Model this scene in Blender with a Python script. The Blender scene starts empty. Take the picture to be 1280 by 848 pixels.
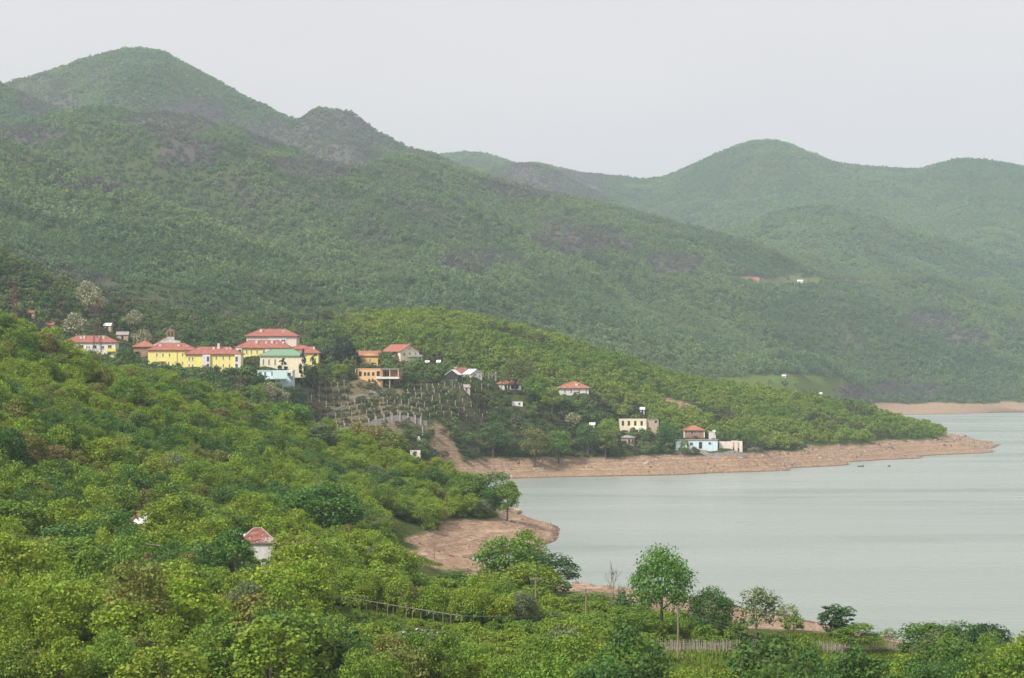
import bpy, math, random
import numpy as np
from mathutils import Vector, Matrix

# ------------------------------------------------------------------ camera, world, sun
F = 2887.0          # focal length in pixels of the 1280 px wide photograph
HOR = 465.0         # pixel row of the horizon
CAMZ = 45.0         # eye height above the lake
sc = bpy.context.scene
COL = sc.collection
cam = bpy.data.cameras.new('camera')
cam.sensor_width = 36.0
cam.lens = 36.0 * F / 1280.0
cam.shift_y = (HOR - 424.0) / 1280.0
cam.clip_start = 1.0
cam.clip_end = 60000.0
camo = bpy.data.objects.new('camera', cam)
COL.objects.link(camo)
camo.location = (0, 0, CAMZ)
camo.rotation_euler = (math.radians(90), 0, 0)
sc.camera = camo

SUN_EL, SUN_AZ = math.radians(43), math.radians(226)   # azimuth clockwise from +Y
world = bpy.data.worlds.new('World')
sc.world = world
world.use_nodes = True
nt = world.node_tree
nt.nodes.clear()
out = nt.nodes.new('ShaderNodeOutputWorld')
bg = nt.nodes.new('ShaderNodeBackground')
bg.inputs['Strength'].default_value = 0.1
sky = nt.nodes.new('ShaderNodeTexSky')
sky.sky_type = 'NISHITA'
sky.sun_disc = False
sky.sun_elevation = SUN_EL
sky.sun_rotation = SUN_AZ
sky.dust_density = 4.0
mix = nt.nodes.new('ShaderNodeMix')
mix.data_type = 'RGBA'
mix.inputs['Factor'].default_value = 0.93            # thickness of the cloud layer
mix.inputs[7].default_value = (4.40, 4.25, 4.36, 1)   # overcast cloud
wtc = nt.nodes.new('ShaderNodeTexCoord')
wmap = nt.nodes.new('ShaderNodeMapping')
wmap.inputs['Scale'].default_value = (2.2, 2.2, 7.0)
wno = nt.nodes.new('ShaderNodeTexNoise')
wno.inputs['Scale'].default_value = 1.6
wno.inputs['Detail'].default_value = 5
wrm = nt.nodes.new('ShaderNodeValToRGB')                # faint unevenness of the cloud sheet, all round
wrm.color_ramp.elements[0].position = 0.3; wrm.color_ramp.elements[0].color = (4.52, 4.24, 4.28, 1)
wrm.color_ramp.elements[1].position = 0.7; wrm.color_ramp.elements[1].color = (4.98, 4.63, 4.64, 1)
nt.links.new(wtc.outputs['Generated'], wmap.inputs['Vector'])
nt.links.new(wmap.outputs[0], wno.inputs['Vector'])
nt.links.new(wno.outputs['Fac'], wrm.inputs['Fac'])
nt.links.new(wrm.outputs['Color'], mix.inputs[7])
nt.links.new(sky.outputs['Color'], mix.inputs[6])
nt.links.new(mix.outputs[2], bg.inputs['Color'])
nt.links.new(bg.outputs['Background'], out.inputs['Surface'])

sun = bpy.data.lights.new('sun', 'SUN')
sun.energy = 2.7
sun.angle = math.radians(10)
sun.color = (1.0, 0.96, 0.89)
suno = bpy.data.objects.new('sun', sun)
COL.objects.link(suno)
sd = Vector((math.sin(SUN_AZ) * math.cos(SUN_EL), math.cos(SUN_AZ) * math.cos(SUN_EL), math.sin(SUN_EL)))
suno.rotation_euler = (-sd).to_track_quat('-Z', 'Y').to_euler()
suno.location = (0, 0, 900)

sc.view_settings.view_transform = 'Standard'
sc.view_settings.look = 'None'
sc.view_settings.exposure = 0.88
sc.view_settings.gamma = 1.0
sc.cycles.use_denoising = True
sc.cycles.max_bounces = 6
sc.cycles.diffuse_bounces = 3
sc.cycles.transmission_bounces = 3
sc.cycles.volume_bounces = 1

HAZE_DENSITY = 0.95e-4
QUICK = False

# ------------------------------------------------------------------ helpers
rng = random.Random(7)
nr = np.random.RandomState(11)


def P(px, d, z):
    return Vector(((px - 640.0) / F * d, d, z))


def zpy(py, d):
    return CAMZ - (py - HOR) * d / F


_tab = np.random.RandomState(3).rand(256, 256)


def vnoise(x, y, s=0):
    x = np.asarray(x, float) + 37.7 * s
    y = np.asarray(y, float) + 91.3 * s
    xi = np.floor(x).astype(int); yi = np.floor(y).astype(int)
    fx = x - xi; fy = y - yi
    fx = fx * fx * (3 - 2 * fx); fy = fy * fy * (3 - 2 * fy)
    a = _tab[xi & 255, yi & 255]; b = _tab[(xi + 1) & 255, yi & 255]
    c = _tab[xi & 255, (yi + 1) & 255]; e = _tab[(xi + 1) & 255, (yi + 1) & 255]
    return (a * (1 - fx) + b * fx) * (1 - fy) + (c * (1 - fx) + e * fx) * fy


def fbm(x, y, s=0, o=4):
    v = 0; a = 0.5; t = 0; k = 1.0
    for i in range(o):
        v = v + a * vnoise(x * k, y * k, s + i * 3); t += a; a *= 0.5; k *= 2.03
    return v / t


def sstep(a, b, x):
    t = np.clip((np.asarray(x, float) - a) / (b - a), 0, 1)
    return t * t * (3 - 2 * t)


class MB:
    """collects faces for one mesh"""
    def __init__(s):
        s.v = []; s.f = []; s.m = []

    def add(s, vs, fs, m=0):
        o = len(s.v)
        s.v += [tuple(p) for p in vs]
        s.f += [tuple(i + o for i in f) for f in fs]
        s.m += [m] * len(fs)

    def box(s, x0, x1, y0, y1, z0, z1, m=0):
        s.add([(x0, y0, z0), (x1, y0, z0), (x1, y1, z0), (x0, y1, z0), (x0, y0, z1), (x1, y0, z1), (x1, y1, z1), (x0, y1, z1)],
              [(0, 3, 2, 1), (4, 5, 6, 7), (0, 1, 5, 4), (1, 2, 6, 5), (2, 3, 7, 6), (3, 0, 4, 7)], m)

    def tube(s, pts, rad, n=6, m=0, cap=True):
        pts = [Vector(p) for p in pts]
        if not isinstance(rad, (list, tuple)):
            rad = [rad] * len(pts)
        rings = []
        for i, p in enumerate(pts):
            t = (pts[min(i + 1, len(pts) - 1)] - pts[max(i - 1, 0)])
            if t.length < 1e-9:
                t = Vector((0, 0, 1))
            t.normalize()
            a = t.cross(Vector((0, 1, 0.013)))
            if a.length < 1e-3:
                a = t.cross(Vector((1, 0, 0)))
            a.normalize(); b = t.cross(a)
            rings.append([p + (a * math.cos(2 * math.pi * k / n) + b * math.sin(2 * math.pi * k / n)) * rad[i] for k in range(n)])
        vs = [q for r in rings for q in r]
        fs = []
        for i in range(len(pts) - 1):
            for k in range(n):
                k2 = (k + 1) % n
                fs.append((i * n + k, i * n + k2, (i + 1) * n + k2, (i + 1) * n + k))
        if cap:
            fs.append(tuple(range(n))[::-1]); fs.append(tuple((len(pts) - 1) * n + k for k in range(n)))
        s.add(vs, fs, m)

    def mesh(s, name, mats):
        me = bpy.data.meshes.new(name)
        me.from_pydata(s.v, [], s.f)
        for mt in (mats if isinstance(mats, (list, tuple)) else [mats]):
            me.materials.append(mt)
        if any(s.m):
            me.polygons.foreach_set('material_index', s.m)
        me.update()
        return me

    def build(s, name, mats, parent=None, loc=(0, 0, 0), rz=0):
        return link(name, s.mesh(name, mats), parent, loc, rz)


def link(name, me, parent=None, loc=(0, 0, 0), rz=0, scale=None):
    o = bpy.data.objects.new(name, me)
    COL.objects.link(o)
    o.location = loc
    o.rotation_euler = (0, 0, rz)
    if scale:
        o.scale = scale
    if parent is not None:
        o.parent = parent
    return o


def tag(o, label=None, cat=None, group=None, kind=None):
    if label: o['label'] = label
    if cat: o['category'] = cat
    if group: o['group'] = group
    if kind: o['kind'] = kind
    return o


def thing(name, label, cat, loc, rz=0, group=None):
    o = bpy.data.objects.new(name, None)
    COL.objects.link(o)
    o.location = loc
    o.rotation_euler = (0, 0, rz)
    o.empty_display_size = 0.3
    return tag(o, label, cat, group)


# ------------------------------------------------------------------ materials
def new_mat(name):
    m = bpy.data.materials.new(name)
    m.use_nodes = True
    n = m.node_tree
    n.nodes.clear()
    o = n.nodes.new('ShaderNodeOutputMaterial')
    b = n.nodes.new('ShaderNodeBsdfPrincipled')
    n.links.new(b.outputs[0], o.inputs['Surface'])
    return m, n, b, o


def N(n, t, **k):
    x = n.nodes.new(t)
    for a, v in k.items():
        setattr(x, a, v)
    return x


def noise(n, scale, detail=4, vec=None, rough=0.6):
    x = N(n, 'ShaderNodeTexNoise')
    x.inputs['Scale'].default_value = scale
    x.inputs['Detail'].default_value = detail
    x.inputs['Roughness'].default_value = rough
    if vec is not None:
        n.links.new(vec, x.inputs['Vector'])
    return x


def ramp(n, fac, stops):
    r = N(n, 'ShaderNodeValToRGB')
    while len(r.color_ramp.elements) < len(stops):
        r.color_ramp.elements.new(0.5)
    for e, (p, c) in zip(r.color_ramp.elements, stops):
        e.position = p
        e.color = (c[0], c[1], c[2], 1)
    n.links.new(fac, r.inputs['Fac'])
    return r


def mixc(n, fac, a, b, mode='MIX'):
    m = N(n, 'ShaderNodeMix', data_type='RGBA', blend_type=mode)
    for s, v in ((0, fac), (6, a), (7, b)):
        if isinstance(v, (int, float)):
            m.inputs[s].default_value = v
        elif isinstance(v, (tuple, list)):
            m.inputs[s].default_value = (v[0], v[1], v[2], 1)
        else:
            n.links.new(v, m.inputs[s])
    return m.outputs[2]


def plain(name, col, rough=0.8, var=0.12, scale=1.5, spec=0.3, dirt=None):
    """weathered surface: base colour with patchy variation and stains"""
    m, n, b, o = new_mat(name)
    tc = N(n, 'ShaderNodeTexCoord')
    nz = noise(n, scale, 5, tc.outputs['Object'])
    r = ramp(n, nz.outputs['Fac'], [(0.3, [c * (1 - var * 1.6) for c in col]), (0.5, col), (0.75, [min(c * (1 + var), 0.95) for c in col])])
    c = r.outputs['Color']
    if dirt:
        mp = N(n, 'ShaderNodeMapping')
        mp.inputs['Scale'].default_value = (1.3, 1.3, 0.25)
        n.links.new(tc.outputs['Object'], mp.inputs['Vector'])
        nz2 = noise(n, 0.9, 5, mp.outputs[0])
        r2 = ramp(n, nz2.outputs['Fac'], [(0.5, (0, 0, 0)), (0.75, (0.55, 0.55, 0.55))])
        c = mixc(n, r2.outputs['Color'], c, dirt)
    n.links.new(c, b.inputs['Base Color'])
    b.inputs['Roughness'].default_value = rough
    b.inputs['Specular IOR Level'].default_value = spec
    return m


M = {}
M['white'] = plain('white_plaster', (0.72, 0.70, 0.67), dirt=(0.38, 0.35, 0.30))
M['yellow'] = plain('yellow_plaster', (0.82, 0.73, 0.26), var=0.07, dirt=(0.62, 0.52, 0.22))
M['lemon'] = plain('lemon_plaster', (0.80, 0.72, 0.16), var=0.07)
M['cream'] = plain('cream_plaster', (0.78, 0.70, 0.50), var=0.07, dirt=(0.5, 0.42, 0.28))
M['pinkwhite'] = plain('pinkish_plaster', (0.72, 0.62, 0.54), var=0.08, dirt=(0.45, 0.36, 0.3))
M['orange'] = plain('orange_plaster', (0.74, 0.46, 0.24), var=0.08, dirt=(0.5, 0.28, 0.14))
M['amber'] = plain('amber_plaster', (0.76, 0.50, 0.17), var=0.08)
M['brick'] = plain('brick_wall', (0.36, 0.20, 0.13), var=0.15, dirt=(0.22, 0.13, 0.1))
M['beige'] = plain('beige_render', (0.50, 0.38, 0.28), var=0.12, dirt=(0.3, 0.24, 0.18))
M['concrete'] = plain('bare_concrete', (0.27, 0.25, 0.235), var=0.15, dirt=(0.25, 0.22, 0.2))
M['teal'] = plain('turquoise_paint', (0.56, 0.74, 0.72), var=0.08)
M['blueish'] = plain('pale_blue_plaster', (0.62, 0.76, 0.80), var=0.06, dirt=(0.4, 0.45, 0.45))
M['frame'] = plain('white_frame', (0.74, 0.72, 0.68), rough=0.5, var=0.03)
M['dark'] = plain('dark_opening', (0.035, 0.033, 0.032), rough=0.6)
M['wood'] = plain('grey_weathered_wood', (0.36, 0.30, 0.27), var=0.25, scale=4)
M['pole'] = plain('utility_pole_wood', (0.25, 0.19, 0.15), var=0.2, scale=2)
M['post'] = plain('concrete_post', (0.42, 0.40, 0.36), var=0.15)
M['palewire'] = plain('pale_cable', (0.50, 0.49, 0.45), rough=.6)
M['rust'] = plain('rusty_steel', (0.13, 0.07, 0.055), var=0.2)
M['wire'] = plain('cable_aluminium', (0.17, 0.17, 0.17), rough=0.7)
M['stone'] = plain('grey_stone', (0.33, 0.30, 0.28), var=0.35, scale=0.9)
M['bark'] = plain('bark', (0.12, 0.09, 0.07), var=0.25, scale=3)
M['dead'] = plain('bare_grey_twigs', (0.30, 0.24, 0.21), var=0.2, scale=2)
M['greenroof'] = plain('green_metal_roof', (0.19, 0.30, 0.20), var=0.1)
M['greyroof'] = plain('grey_old_roof', (0.36, 0.30, 0.28), var=0.2)
M['sheet'] = plain('white_sheet_roof', (0.75, 0.74, 0.73), var=0.06, rough=0.5)
M['boatgreen'] = plain('green_boat_paint', (0.02, 0.10, 0.07), rough=0.45)
M['boatblack'] = plain('dark_boat_paint', (0.03, 0.035, 0.04), rough=0.45)
M['red'] = plain('red_plastic', (0.6, 0.08, 0.05), rough=0.4)
g, gn, gb, go = new_mat('window_glass')
gb.inputs['Base Color'].default_value = (0.03, 0.035, 0.04, 1)
gb.inputs['Roughness'].default_value = 0.12
M['glass'] = g


def tile_mat(name, a, b2, c2):
    m, n, b, o = new_mat(name)
    tc = N(n, 'ShaderNodeTexCoord')
    w = N(n, 'ShaderNodeTexWave', wave_type='BANDS', bands_direction='X')
    w.inputs['Scale'].default_value = 1.3
    w.inputs['Distortion'].default_value = 0.6
    n.links.new(tc.outputs['Object'], w.inputs['Vector'])
    nz = noise(n, 0.7, 6, tc.outputs['Object'], 0.75)
    r = ramp(n, nz.outputs['Fac'], [(0.3, a), (0.52, b2), (0.72, c2)])
    n.links.new(r.outputs['Color'], b.inputs['Base Color'])
    bp = N(n, 'ShaderNodeBump')
    bp.inputs['Strength'].default_value = 0.6
    bp.inputs['Distance'].default_value = 0.12
    n.links.new(w.outputs['Fac'], bp.inputs['Height'])
    n.links.new(bp.outputs['Normal'], b.inputs['Normal'])
    b.inputs['Roughness'].default_value = 0.8
    return m


M['tile'] = tile_mat('red_clay_tiles', (0.25, 0.085, 0.065), (0.37, 0.13, 0.095), (0.44, 0.20, 0.15))
M['tile_dull'] = tile_mat('faded_clay_tiles', (0.17, 0.075, 0.055), (0.27, 0.115, 0.08), (0.36, 0.19, 0.14))
M['tile_orange'] = tile_mat('orange_clay_tiles', (0.28, 0.11, 0.065), (0.40, 0.165, 0.10), (0.48, 0.25, 0.17))

# foliage: the colour is carried by every tree ("leaf_col"); single leaves vary around it
fm, fn, fb, fo = new_mat('foliage')
at = N(fn, 'ShaderNodeAttribute', attribute_type='INSTANCER', attribute_name='leaf_col')
ge = N(fn, 'ShaderNodeNewGeometry')
hs = N(fn, 'ShaderNodeHueSaturation')
mr = N(fn, 'ShaderNodeMapRange')
mr.inputs['To Min'].default_value = 0.62
mr.inputs['To Max'].default_value = 1.35
fn.links.new(ge.outputs['Random Per Island'], mr.inputs['Value'])
fn.links.new(mr.outputs[0], hs.inputs['Value'])
fn.links.new(at.outputs['Color'], hs.inputs['Color'])
mr2 = N(fn, 'ShaderNodeMath', operation='MULTIPLY_ADD')
wn = N(fn, 'ShaderNodeTexWhiteNoise', noise_dimensions='1D')
fn.links.new(ge.outputs['Random Per Island'], wn.inputs['W'])
fn.links.new(wn.outputs['Value'], mr2.inputs[0])
mr2.inputs[1].default_value = 0.05
mr2.inputs[2].default_value = 0.475
fn.links.new(mr2.outputs[0], hs.inputs['Hue'])
fn.links.new(hs.outputs['Color'], fb.inputs['Base Color'])
fb.inputs['Roughness'].default_value = 0.55
fb.inputs['Specular IOR Level'].default_value = 0.25
tr = N(fn, 'ShaderNodeBsdfTranslucent')
fn.links.new(hs.outputs['Color'], tr.inputs['Color'])
ms = N(fn, 'ShaderNodeMixShader')
ms.inputs[0].default_value = 0.35
fn.links.new(fb.outputs[0], ms.inputs[1]); fn.links.new(tr.outputs[0], ms.inputs[2])
fn.links.new(ms.outputs[0], fo.inputs['Surface'])
M['leaf'] = fm
# white blossom clusters
M['blossom'] = plain('white_blossom', (0.47, 0.46, 0.33), var=0.1)

# land surface: masks "bare" (drawdown earth), "grass", "rock" are stored on the terrain vertices
tm, tn, tb, to = new_mat('terrain_soil')
geo = N(tn, 'ShaderNodeNewGeometry')
pos = geo.outputs['Position']
a_bare = N(tn, 'ShaderNodeAttribute', attribute_name='bare')
a_gras = N(tn, 'ShaderNodeAttribute', attribute_name='grass')
a_rock = N(tn, 'ShaderNodeAttribute', attribute_name='rock')
n1 = noise(tn, 0.05, 7, pos, 0.7)
n2 = noise(tn, 0.6, 6, pos, 0.75)
undergrowth = ramp(tn, n2.outputs['Fac'], [(0.3, (0.032, 0.045, 0.012)), (0.5, (0.06, 0.085, 0.02)), (0.7, (0.11, 0.12, 0.035))])
grassc = ramp(tn, n2.outputs['Fac'], [(0.3, (0.09, 0.15, 0.018)), (0.5, (0.15, 0.22, 0.025)), (0.72, (0.24, 0.27, 0.045))])
rockc = ramp(tn, n2.outputs['Fac'], [(0.3, (0.066, 0.058, 0.053)), (0.5, (0.10, 0.085, 0.078)), (0.72, (0.15, 0.125, 0.113))])
# drawdown bank: level water lines left by the falling lake
sx = N(tn, 'ShaderNodeSeparateXYZ'); tn.links.new(pos, sx.inputs[0])
wob = noise(tn, 0.03, 4, pos)
ad = N(tn, 'ShaderNodeMath', operation='MULTIPLY_ADD')
tn.links.new(wob.outputs['Fac'], ad.inputs[0]); ad.inputs[1].default_value = 2.0
tn.links.new(sx.outputs['Z'], ad.inputs[2])
cm = N(tn, 'ShaderNodeCombineXYZ'); tn.links.new(ad.outputs[0], cm.inputs['Z'])
strata = noise(tn, 2.2, 5, cm.outputs[0], 0.8)
addn = N(tn, 'ShaderNodeMath', operation='ADD')
sgain = N(tn, 'ShaderNodeMath', operation='MULTIPLY_ADD'); tn.links.new(strata.outputs['Fac'], sgain.inputs[0]); sgain.inputs[1].default_value = 1.7; sgain.inputs[2].default_value = -0.35
tn.links.new(sgain.outputs[0], addn.inputs[0]); tn.links.new(n2.outputs['Fac'], addn.inputs[1])
hv = N(tn, 'ShaderNodeMath', operation='MULTIPLY'); tn.links.new(addn.outputs[0], hv.inputs[0]); hv.inputs[1].default_value = 0.5
earth = ramp(tn, hv.outputs[0], [(0.36, (0.14, 0.09, 0.06)), (0.44, (0.28, 0.182, 0.118)), (0.53, (0.38, 0.262, 0.176)), (0.63, (0.54, 0.44, 0.335))])
c = mixc(tn, a_rock.outputs['Fac'], undergrowth.outputs['Color'], rockc.outputs['Color'])
c = mixc(tn, a_gras.outputs['Fac'], c, grassc.outputs['Color'])
c = mixc(tn, a_bare.outputs['Fac'], c, earth.outputs['Color'])
# wet rim at the water's edge
wet = N(tn, 'ShaderNodeMapRange'); tn.links.new(sx.outputs['Z'], wet.inputs['Value'])
wet.inputs['From Min'].default_value = 0.1; wet.inputs['From Max'].default_value = 0.7
wet.inputs['To Min'].default_value = 0.45; wet.inputs['To Max'].default_value = 1.0
wc = N(tn, 'ShaderNodeCombineColor')
for k in range(3): tn.links.new(wet.outputs[0], wc.inputs[k])
c = mixc(tn, 1.0, c, wc.outputs[0], 'MULTIPLY')
tn.links.new(c, tb.inputs['Base Color'])
bp = N(tn, 'ShaderNodeBump'); bp.inputs['Strength'].default_value = 0.9; bp.inputs['Distance'].default_value = 0.5
tn.links.new(addn.outputs[0], bp.inputs['Height']); tn.links.new(bp.outputs['Normal'], tb.inputs['Normal'])
tb.inputs['Roughness'].default_value = 0.95
tb.inputs['Specular IOR Level'].default_value = 0.1
M['terrain'] = tm

# lake
wm, wnn, wb, wo = new_mat('lake_water')
g2 = N(wnn, 'ShaderNodeNewGeometry')
mp = N(wnn, 'ShaderNodeMapping'); mp.inputs['Scale'].default_value = (0.30, 0.55, 1)
wnn.links.new(g2.outputs['Position'], mp.inputs['Vector'])
w1 = noise(wnn, 1.0, 4, mp.outputs[0], 0.6)
mp2 = N(wnn, 'ShaderNodeMapping'); mp2.inputs['Scale'].default_value = (0.004, 0.014, 1)
wnn.links.new(g2.outputs['Position'], mp2.inputs['Vector'])
w2 = noise(wnn, 1.0, 4, mp2.outputs[0], 0.55)
wc2 = ramp(wnn, w2.outputs['Fac'], [(0.34, (0.20, 0.265, 0.225)), (0.46, (0.27, 0.312, 0.278)), (0.7, (0.30, 0.338, 0.30))])
wnn.links.new(wc2.outputs['Color'], wb.inputs['Base Color'])
wb.inputs['IOR'].default_value = 1.33
rr = N(wnn, 'ShaderNodeMapRange'); wnn.links.new(w2.outputs['Fac'], rr.inputs['Value'])
rr.inputs['From Min'].default_value = 0.35; rr.inputs['From Max'].default_value = 0.6
rr.inputs['To Min'].default_value = 0.2; rr.inputs['To Max'].default_value = 0.28
wnn.links.new(rr.outputs[0], wb.inputs['Roughness'])
wbp = N(wnn, 'ShaderNodeBump'); wbp.inputs['Strength'].default_value = 0.55; wbp.inputs['Distance'].default_value = 0.9
wnn.links.new(w1.outputs['Fac'], wbp.inputs['Height']); wnn.links.new(wbp.outputs['Normal'], wb.inputs['Normal'])
M['water'] = wm

# ------------------------------------------------------------------ near land: heights fitted through surveyed points (pixel column, distance, height)
CP = []
def cp(px, d, z=None, py=None):
    CP.append((px, d, zpy(py, d) if z is None else z))
# near wooded slope
for a in [(-200, 200, 18), (0, 200, 15.5), (300, 200, 15), (640, 200, 14), (900, 200, 11), (1150, 200, 9), (1480, 200, 9),
          (-200, 300, 24), (0, 290, 16), (150, 300, 15), (300, 300, 14), (450, 300, 12.5), (600, 290, 11), (700, 300, 8), (820, 285, 6.5),
          (-200, 400, 40), (0, 390, 24), (150, 390, 17.5), (300, 390, 14.6), (400, 390, 11), (500, 380, 8), (590, 370, 6.2), (660, 370, 5.6),
          (0, 470, 39), (150, 480, 26), (300, 480, 20), (400, 480, 14), (470, 480, 8),
          (-200, 540, 61), (0, 560, 52.6), (150, 600, 39), (260, 630, 33.6), (400, 655, 25.3), (470, 665, 19.5), (540, 680, 13), (600, 670, 7.7), (640, 655, 3.5),
          (400, 570, 17.5), (500, 600, 8.0), (560, 625, 6.5), (610, 640, 5.5), (500, 545, 5.2), (545, 560, 3.6), (600, 600, 3.4), (640, 615, 2.4), (690, 617, 0.25), (715, 617, -1.5),
          (662, 690, 0.9), (690, 695, -1.5), (640, 720, -1),
          (560, 500, 3.6), (520, 500, 4.4), (590, 520, 2.6), (575, 545, 1.3), (606, 549, -0.5), (585, 552, -0.45), (572, 556, -0.1), (640, 562, -0.9), (680, 560, -2), (552, 556, 1.6), (640, 520, -0.3), (622, 500, 1.9),
          (640, 460, 4.2), (700, 450, 3.5), (600, 450, 4.6), (690, 490, 0.3), (760, 483, 0), (760, 520, -2.5), (760, 440, 2.6), (720, 400, 4.6),
          (850, 325, 4.6), (1000, 335, 4.2), (1150, 320, 4.2), (1300, 305, 4.5), (1480, 300, 5), (850, 370, 4), (1000, 372, 3.4), (1100, 358, 3.2), (1200, 340, 3),
          (870, 462, 0), (960, 433, 0), (1000, 423, 0), (1100, 395, 0), (1170, 374, 0), (1280, 346, 0), (1480, 330, 0),
          (960, 480, -3), (1100, 440, -3), (1280, 400, -3), (1480, 400, -3), (850, 520, -3), (1200, 600, -4), (900, 700, -4), (760, 700, -4), (1480, 700, -4),
          (760, 850, -4), (1000, 900, -4), (1280, 1000, -4), (680, 900, -3), (640, 800, -3), (1480, 1200, -4),
          # behind the near ridge
          (-200, 700, 56), (0, 700, 47), (150, 720, 36), (260, 760, 28), (400, 770, 14), (500, 780, 3), (580, 790, -2),
          # village ledge
          (-200, 870, 62), (0, 860, 51), (112, 880, 46), (300, 880, 36), (420, 1040, 45), (200, 900, 40), (345, 920, 36),
          # vineyard terraces below it
          (390, 930, 8), (390, 952, 17), (390, 962, 22.5), (390, 972, 27), (390, 982, 31), (390, 992, 35), (390, 1000, 38.5), (390, 1010, 41),
          (460, 920, 3), (460, 940, 9), (460, 955, 17), (460, 965, 22.3), (460, 975, 27), (460, 985, 31), (460, 995, 34.5), (460, 1003, 37),
          (530, 935, 3), (530, 950, 10), (530, 960, 16.5), (530, 970, 22.2), (530, 980, 27), (530, 990, 31), (530, 1000, 34.5), (530, 1012, 37.5), (530, 1025, 39.5),
          (560, 952, 1), (560, 965, 9), (560, 975, 16), (560, 985, 23), (560, 995, 29), (560, 1005, 33), (560, 1018, 36.5), (560, 1035, 39.5),
          (600, 1000, 14), (600, 1012, 21), (600, 1022, 26.5), (600, 1032, 31), (600, 1042, 34), (600, 1055, 36.5), (600, 1070, 39),
          (640, 972, 0), (640, 994, 7.2), (640, 1010, 15), (640, 1025, 24), (640, 1040, 30), (720, 1040, 22), (955, 1062, 8.5),
          # shore bank of the village
          (600, 963, 0), (600, 986, 6.8), (700, 983, 0), (700, 1010, 7.6), (800, 999, 0), (800, 1024, 8), (900, 1030, 0), (890, 1045, 7), (940, 1046, 3), (975, 1068, 1.2), (1000, 1083, 0), (1027, 1093, -0.2), (985, 1085, 2.2),
          (600, 930, -2.5), (700, 950, -3), (800, 960, -3), (900, 990, -3), (1000, 1040, -3), (1060, 1090, -3),
          (1000, 1108, 7.6), (1050, 1150, 0), (1050, 1168, 5.5), (1100, 1180, 0), (1100, 1198, 6.5), (1150, 1225, 0), (1165, 1290, 8), (1200, 1262, 0), (1245, 1375, 0), (1200, 1340, 3.2), (1200, 1400, 5),
          (960, 1090, 6), (1100, 1140, -3), (1200, 1210, -3), (1275, 1380, -3), (1255, 1445, -0.5), (1300, 1500, -3), (1200, 1600, -3), (1170, 1390, 8.5),
          # village hill
          (440, 1150, 64), (530, 1250, 73.8), (600, 1280, 72), (680, 1300, 62), (760, 1320, 51), (840, 1330, 40), (920, 1340, 33), (1000, 1350, 28), (1080, 1360, 21), (1140, 1370, 12),
          (500, 1125, 57), (580, 1130, 56), (680, 1130, 48), (780, 1160, 34), (880, 1190, 25), (980, 1210, 18), (1080, 1270, 13),
          (440, 1500, 45), (600, 1600, 42), (760, 1650, 28), (920, 1650, 8), (1080, 1600, -2), (1140, 1600, -3), (1480, 1700, -4),
          # wooded rise above the village
          (-200, 1080, 118), (0, 1100, 99), (90, 1130, 82), (200, 1150, 70), (330, 1180, 62), (0, 990, 64), (100, 1010, 57), (200, 1085, 59), (300, 1110, 58),
          (-200, 1400, 105), (0, 1400, 85), (200, 1400, 62),
          (-200, 2200, 90), (200, 2200, 60), (600, 2200, 45), (900, 2200, 10), (1100, 2200, -4), (1480, 2200, -5)]:
    cp(a[0], a[1], z=a[2])
# height per distance keeps the fit even near and far
def dshift(px):
    return 95 if px < 540 else 45 if px < 745 else 0
BASES = [(112, 850, 11, 452), (213, 885, 12, 463.8), (179, 930, 10, 452), (265, 868, 13, 476.5), (328, 915, 13, 458.5), (339, 965, 15, 445), (352, 885, 11, 463.4), (387, 948, 12, 460), (344, 866, 6, 475.5), (461, 965, 9, 460), (512, 985, 14, 459.5), (577, 1005, 9, 474), (565, 992, 4, 473.5), (595, 1000, 7, 474), (616, 1008, 4, 475), (637, 1008, 8, 489), (718, 1030, 10, 493.5), (688, 1030, 3, 492), (584, 975, 3, 489), (791, 1068, 9, 544), (785, 1045, 5, 557.5), (868, 1080, 8, 548.5), (891, 1075, 3, 548.5), (871, 1050, 7, 560), (913, 1052, 6, 560), (448, 938, 1, 474), (479, 938, 1, 487), (460, 951, 1, 474)]
BASES += [(625, 1008, 1, 489.5), (651, 1008, 1, 489.5), (702, 1030, 1, 494), (735, 1030, 1, 494), (847, 1050, 1, 560.5), (896, 1050, 1, 560.5), (776, 1068, 1, 544), (807, 1068, 1, 544), (236, 868, 1, 476), (298, 868, 1, 476.5), (187, 885, 1, 463.8)]
for (a, d_, e, py_) in BASES:
    d_ += 72 if (a, e) in ((448, 1), (479, 1), (460, 1)) else dshift(a)
    cp(a, d_ - 0.5, py=py_ - 0.6)
    if e > 2: cp(a, d_ + e, z=zpy(py_, d_) + 0.4)
CPA = np.array(CP)
_U = (CPA[:, 0] - 640) / F
_V = np.log(CPA[:, 1])
_W = CPA[:, 2] / CPA[:, 1]
def _phi(r): return r ** 1.5
_R = np.hypot(_U[:, None] - _U[None], _V[:, None] - _V[None])
_A = np.block([[_phi(_R) + 1e-6 * np.eye(len(CPA)), np.c_[np.ones(len(CPA)), _U, _V]],
               [np.r_[np.ones((1, len(CPA))), _U[None], _V[None]], np.zeros((3, 3))]])
_sol = np.linalg.solve(_A, np.r_[_W, 0, 0, 0])


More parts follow.
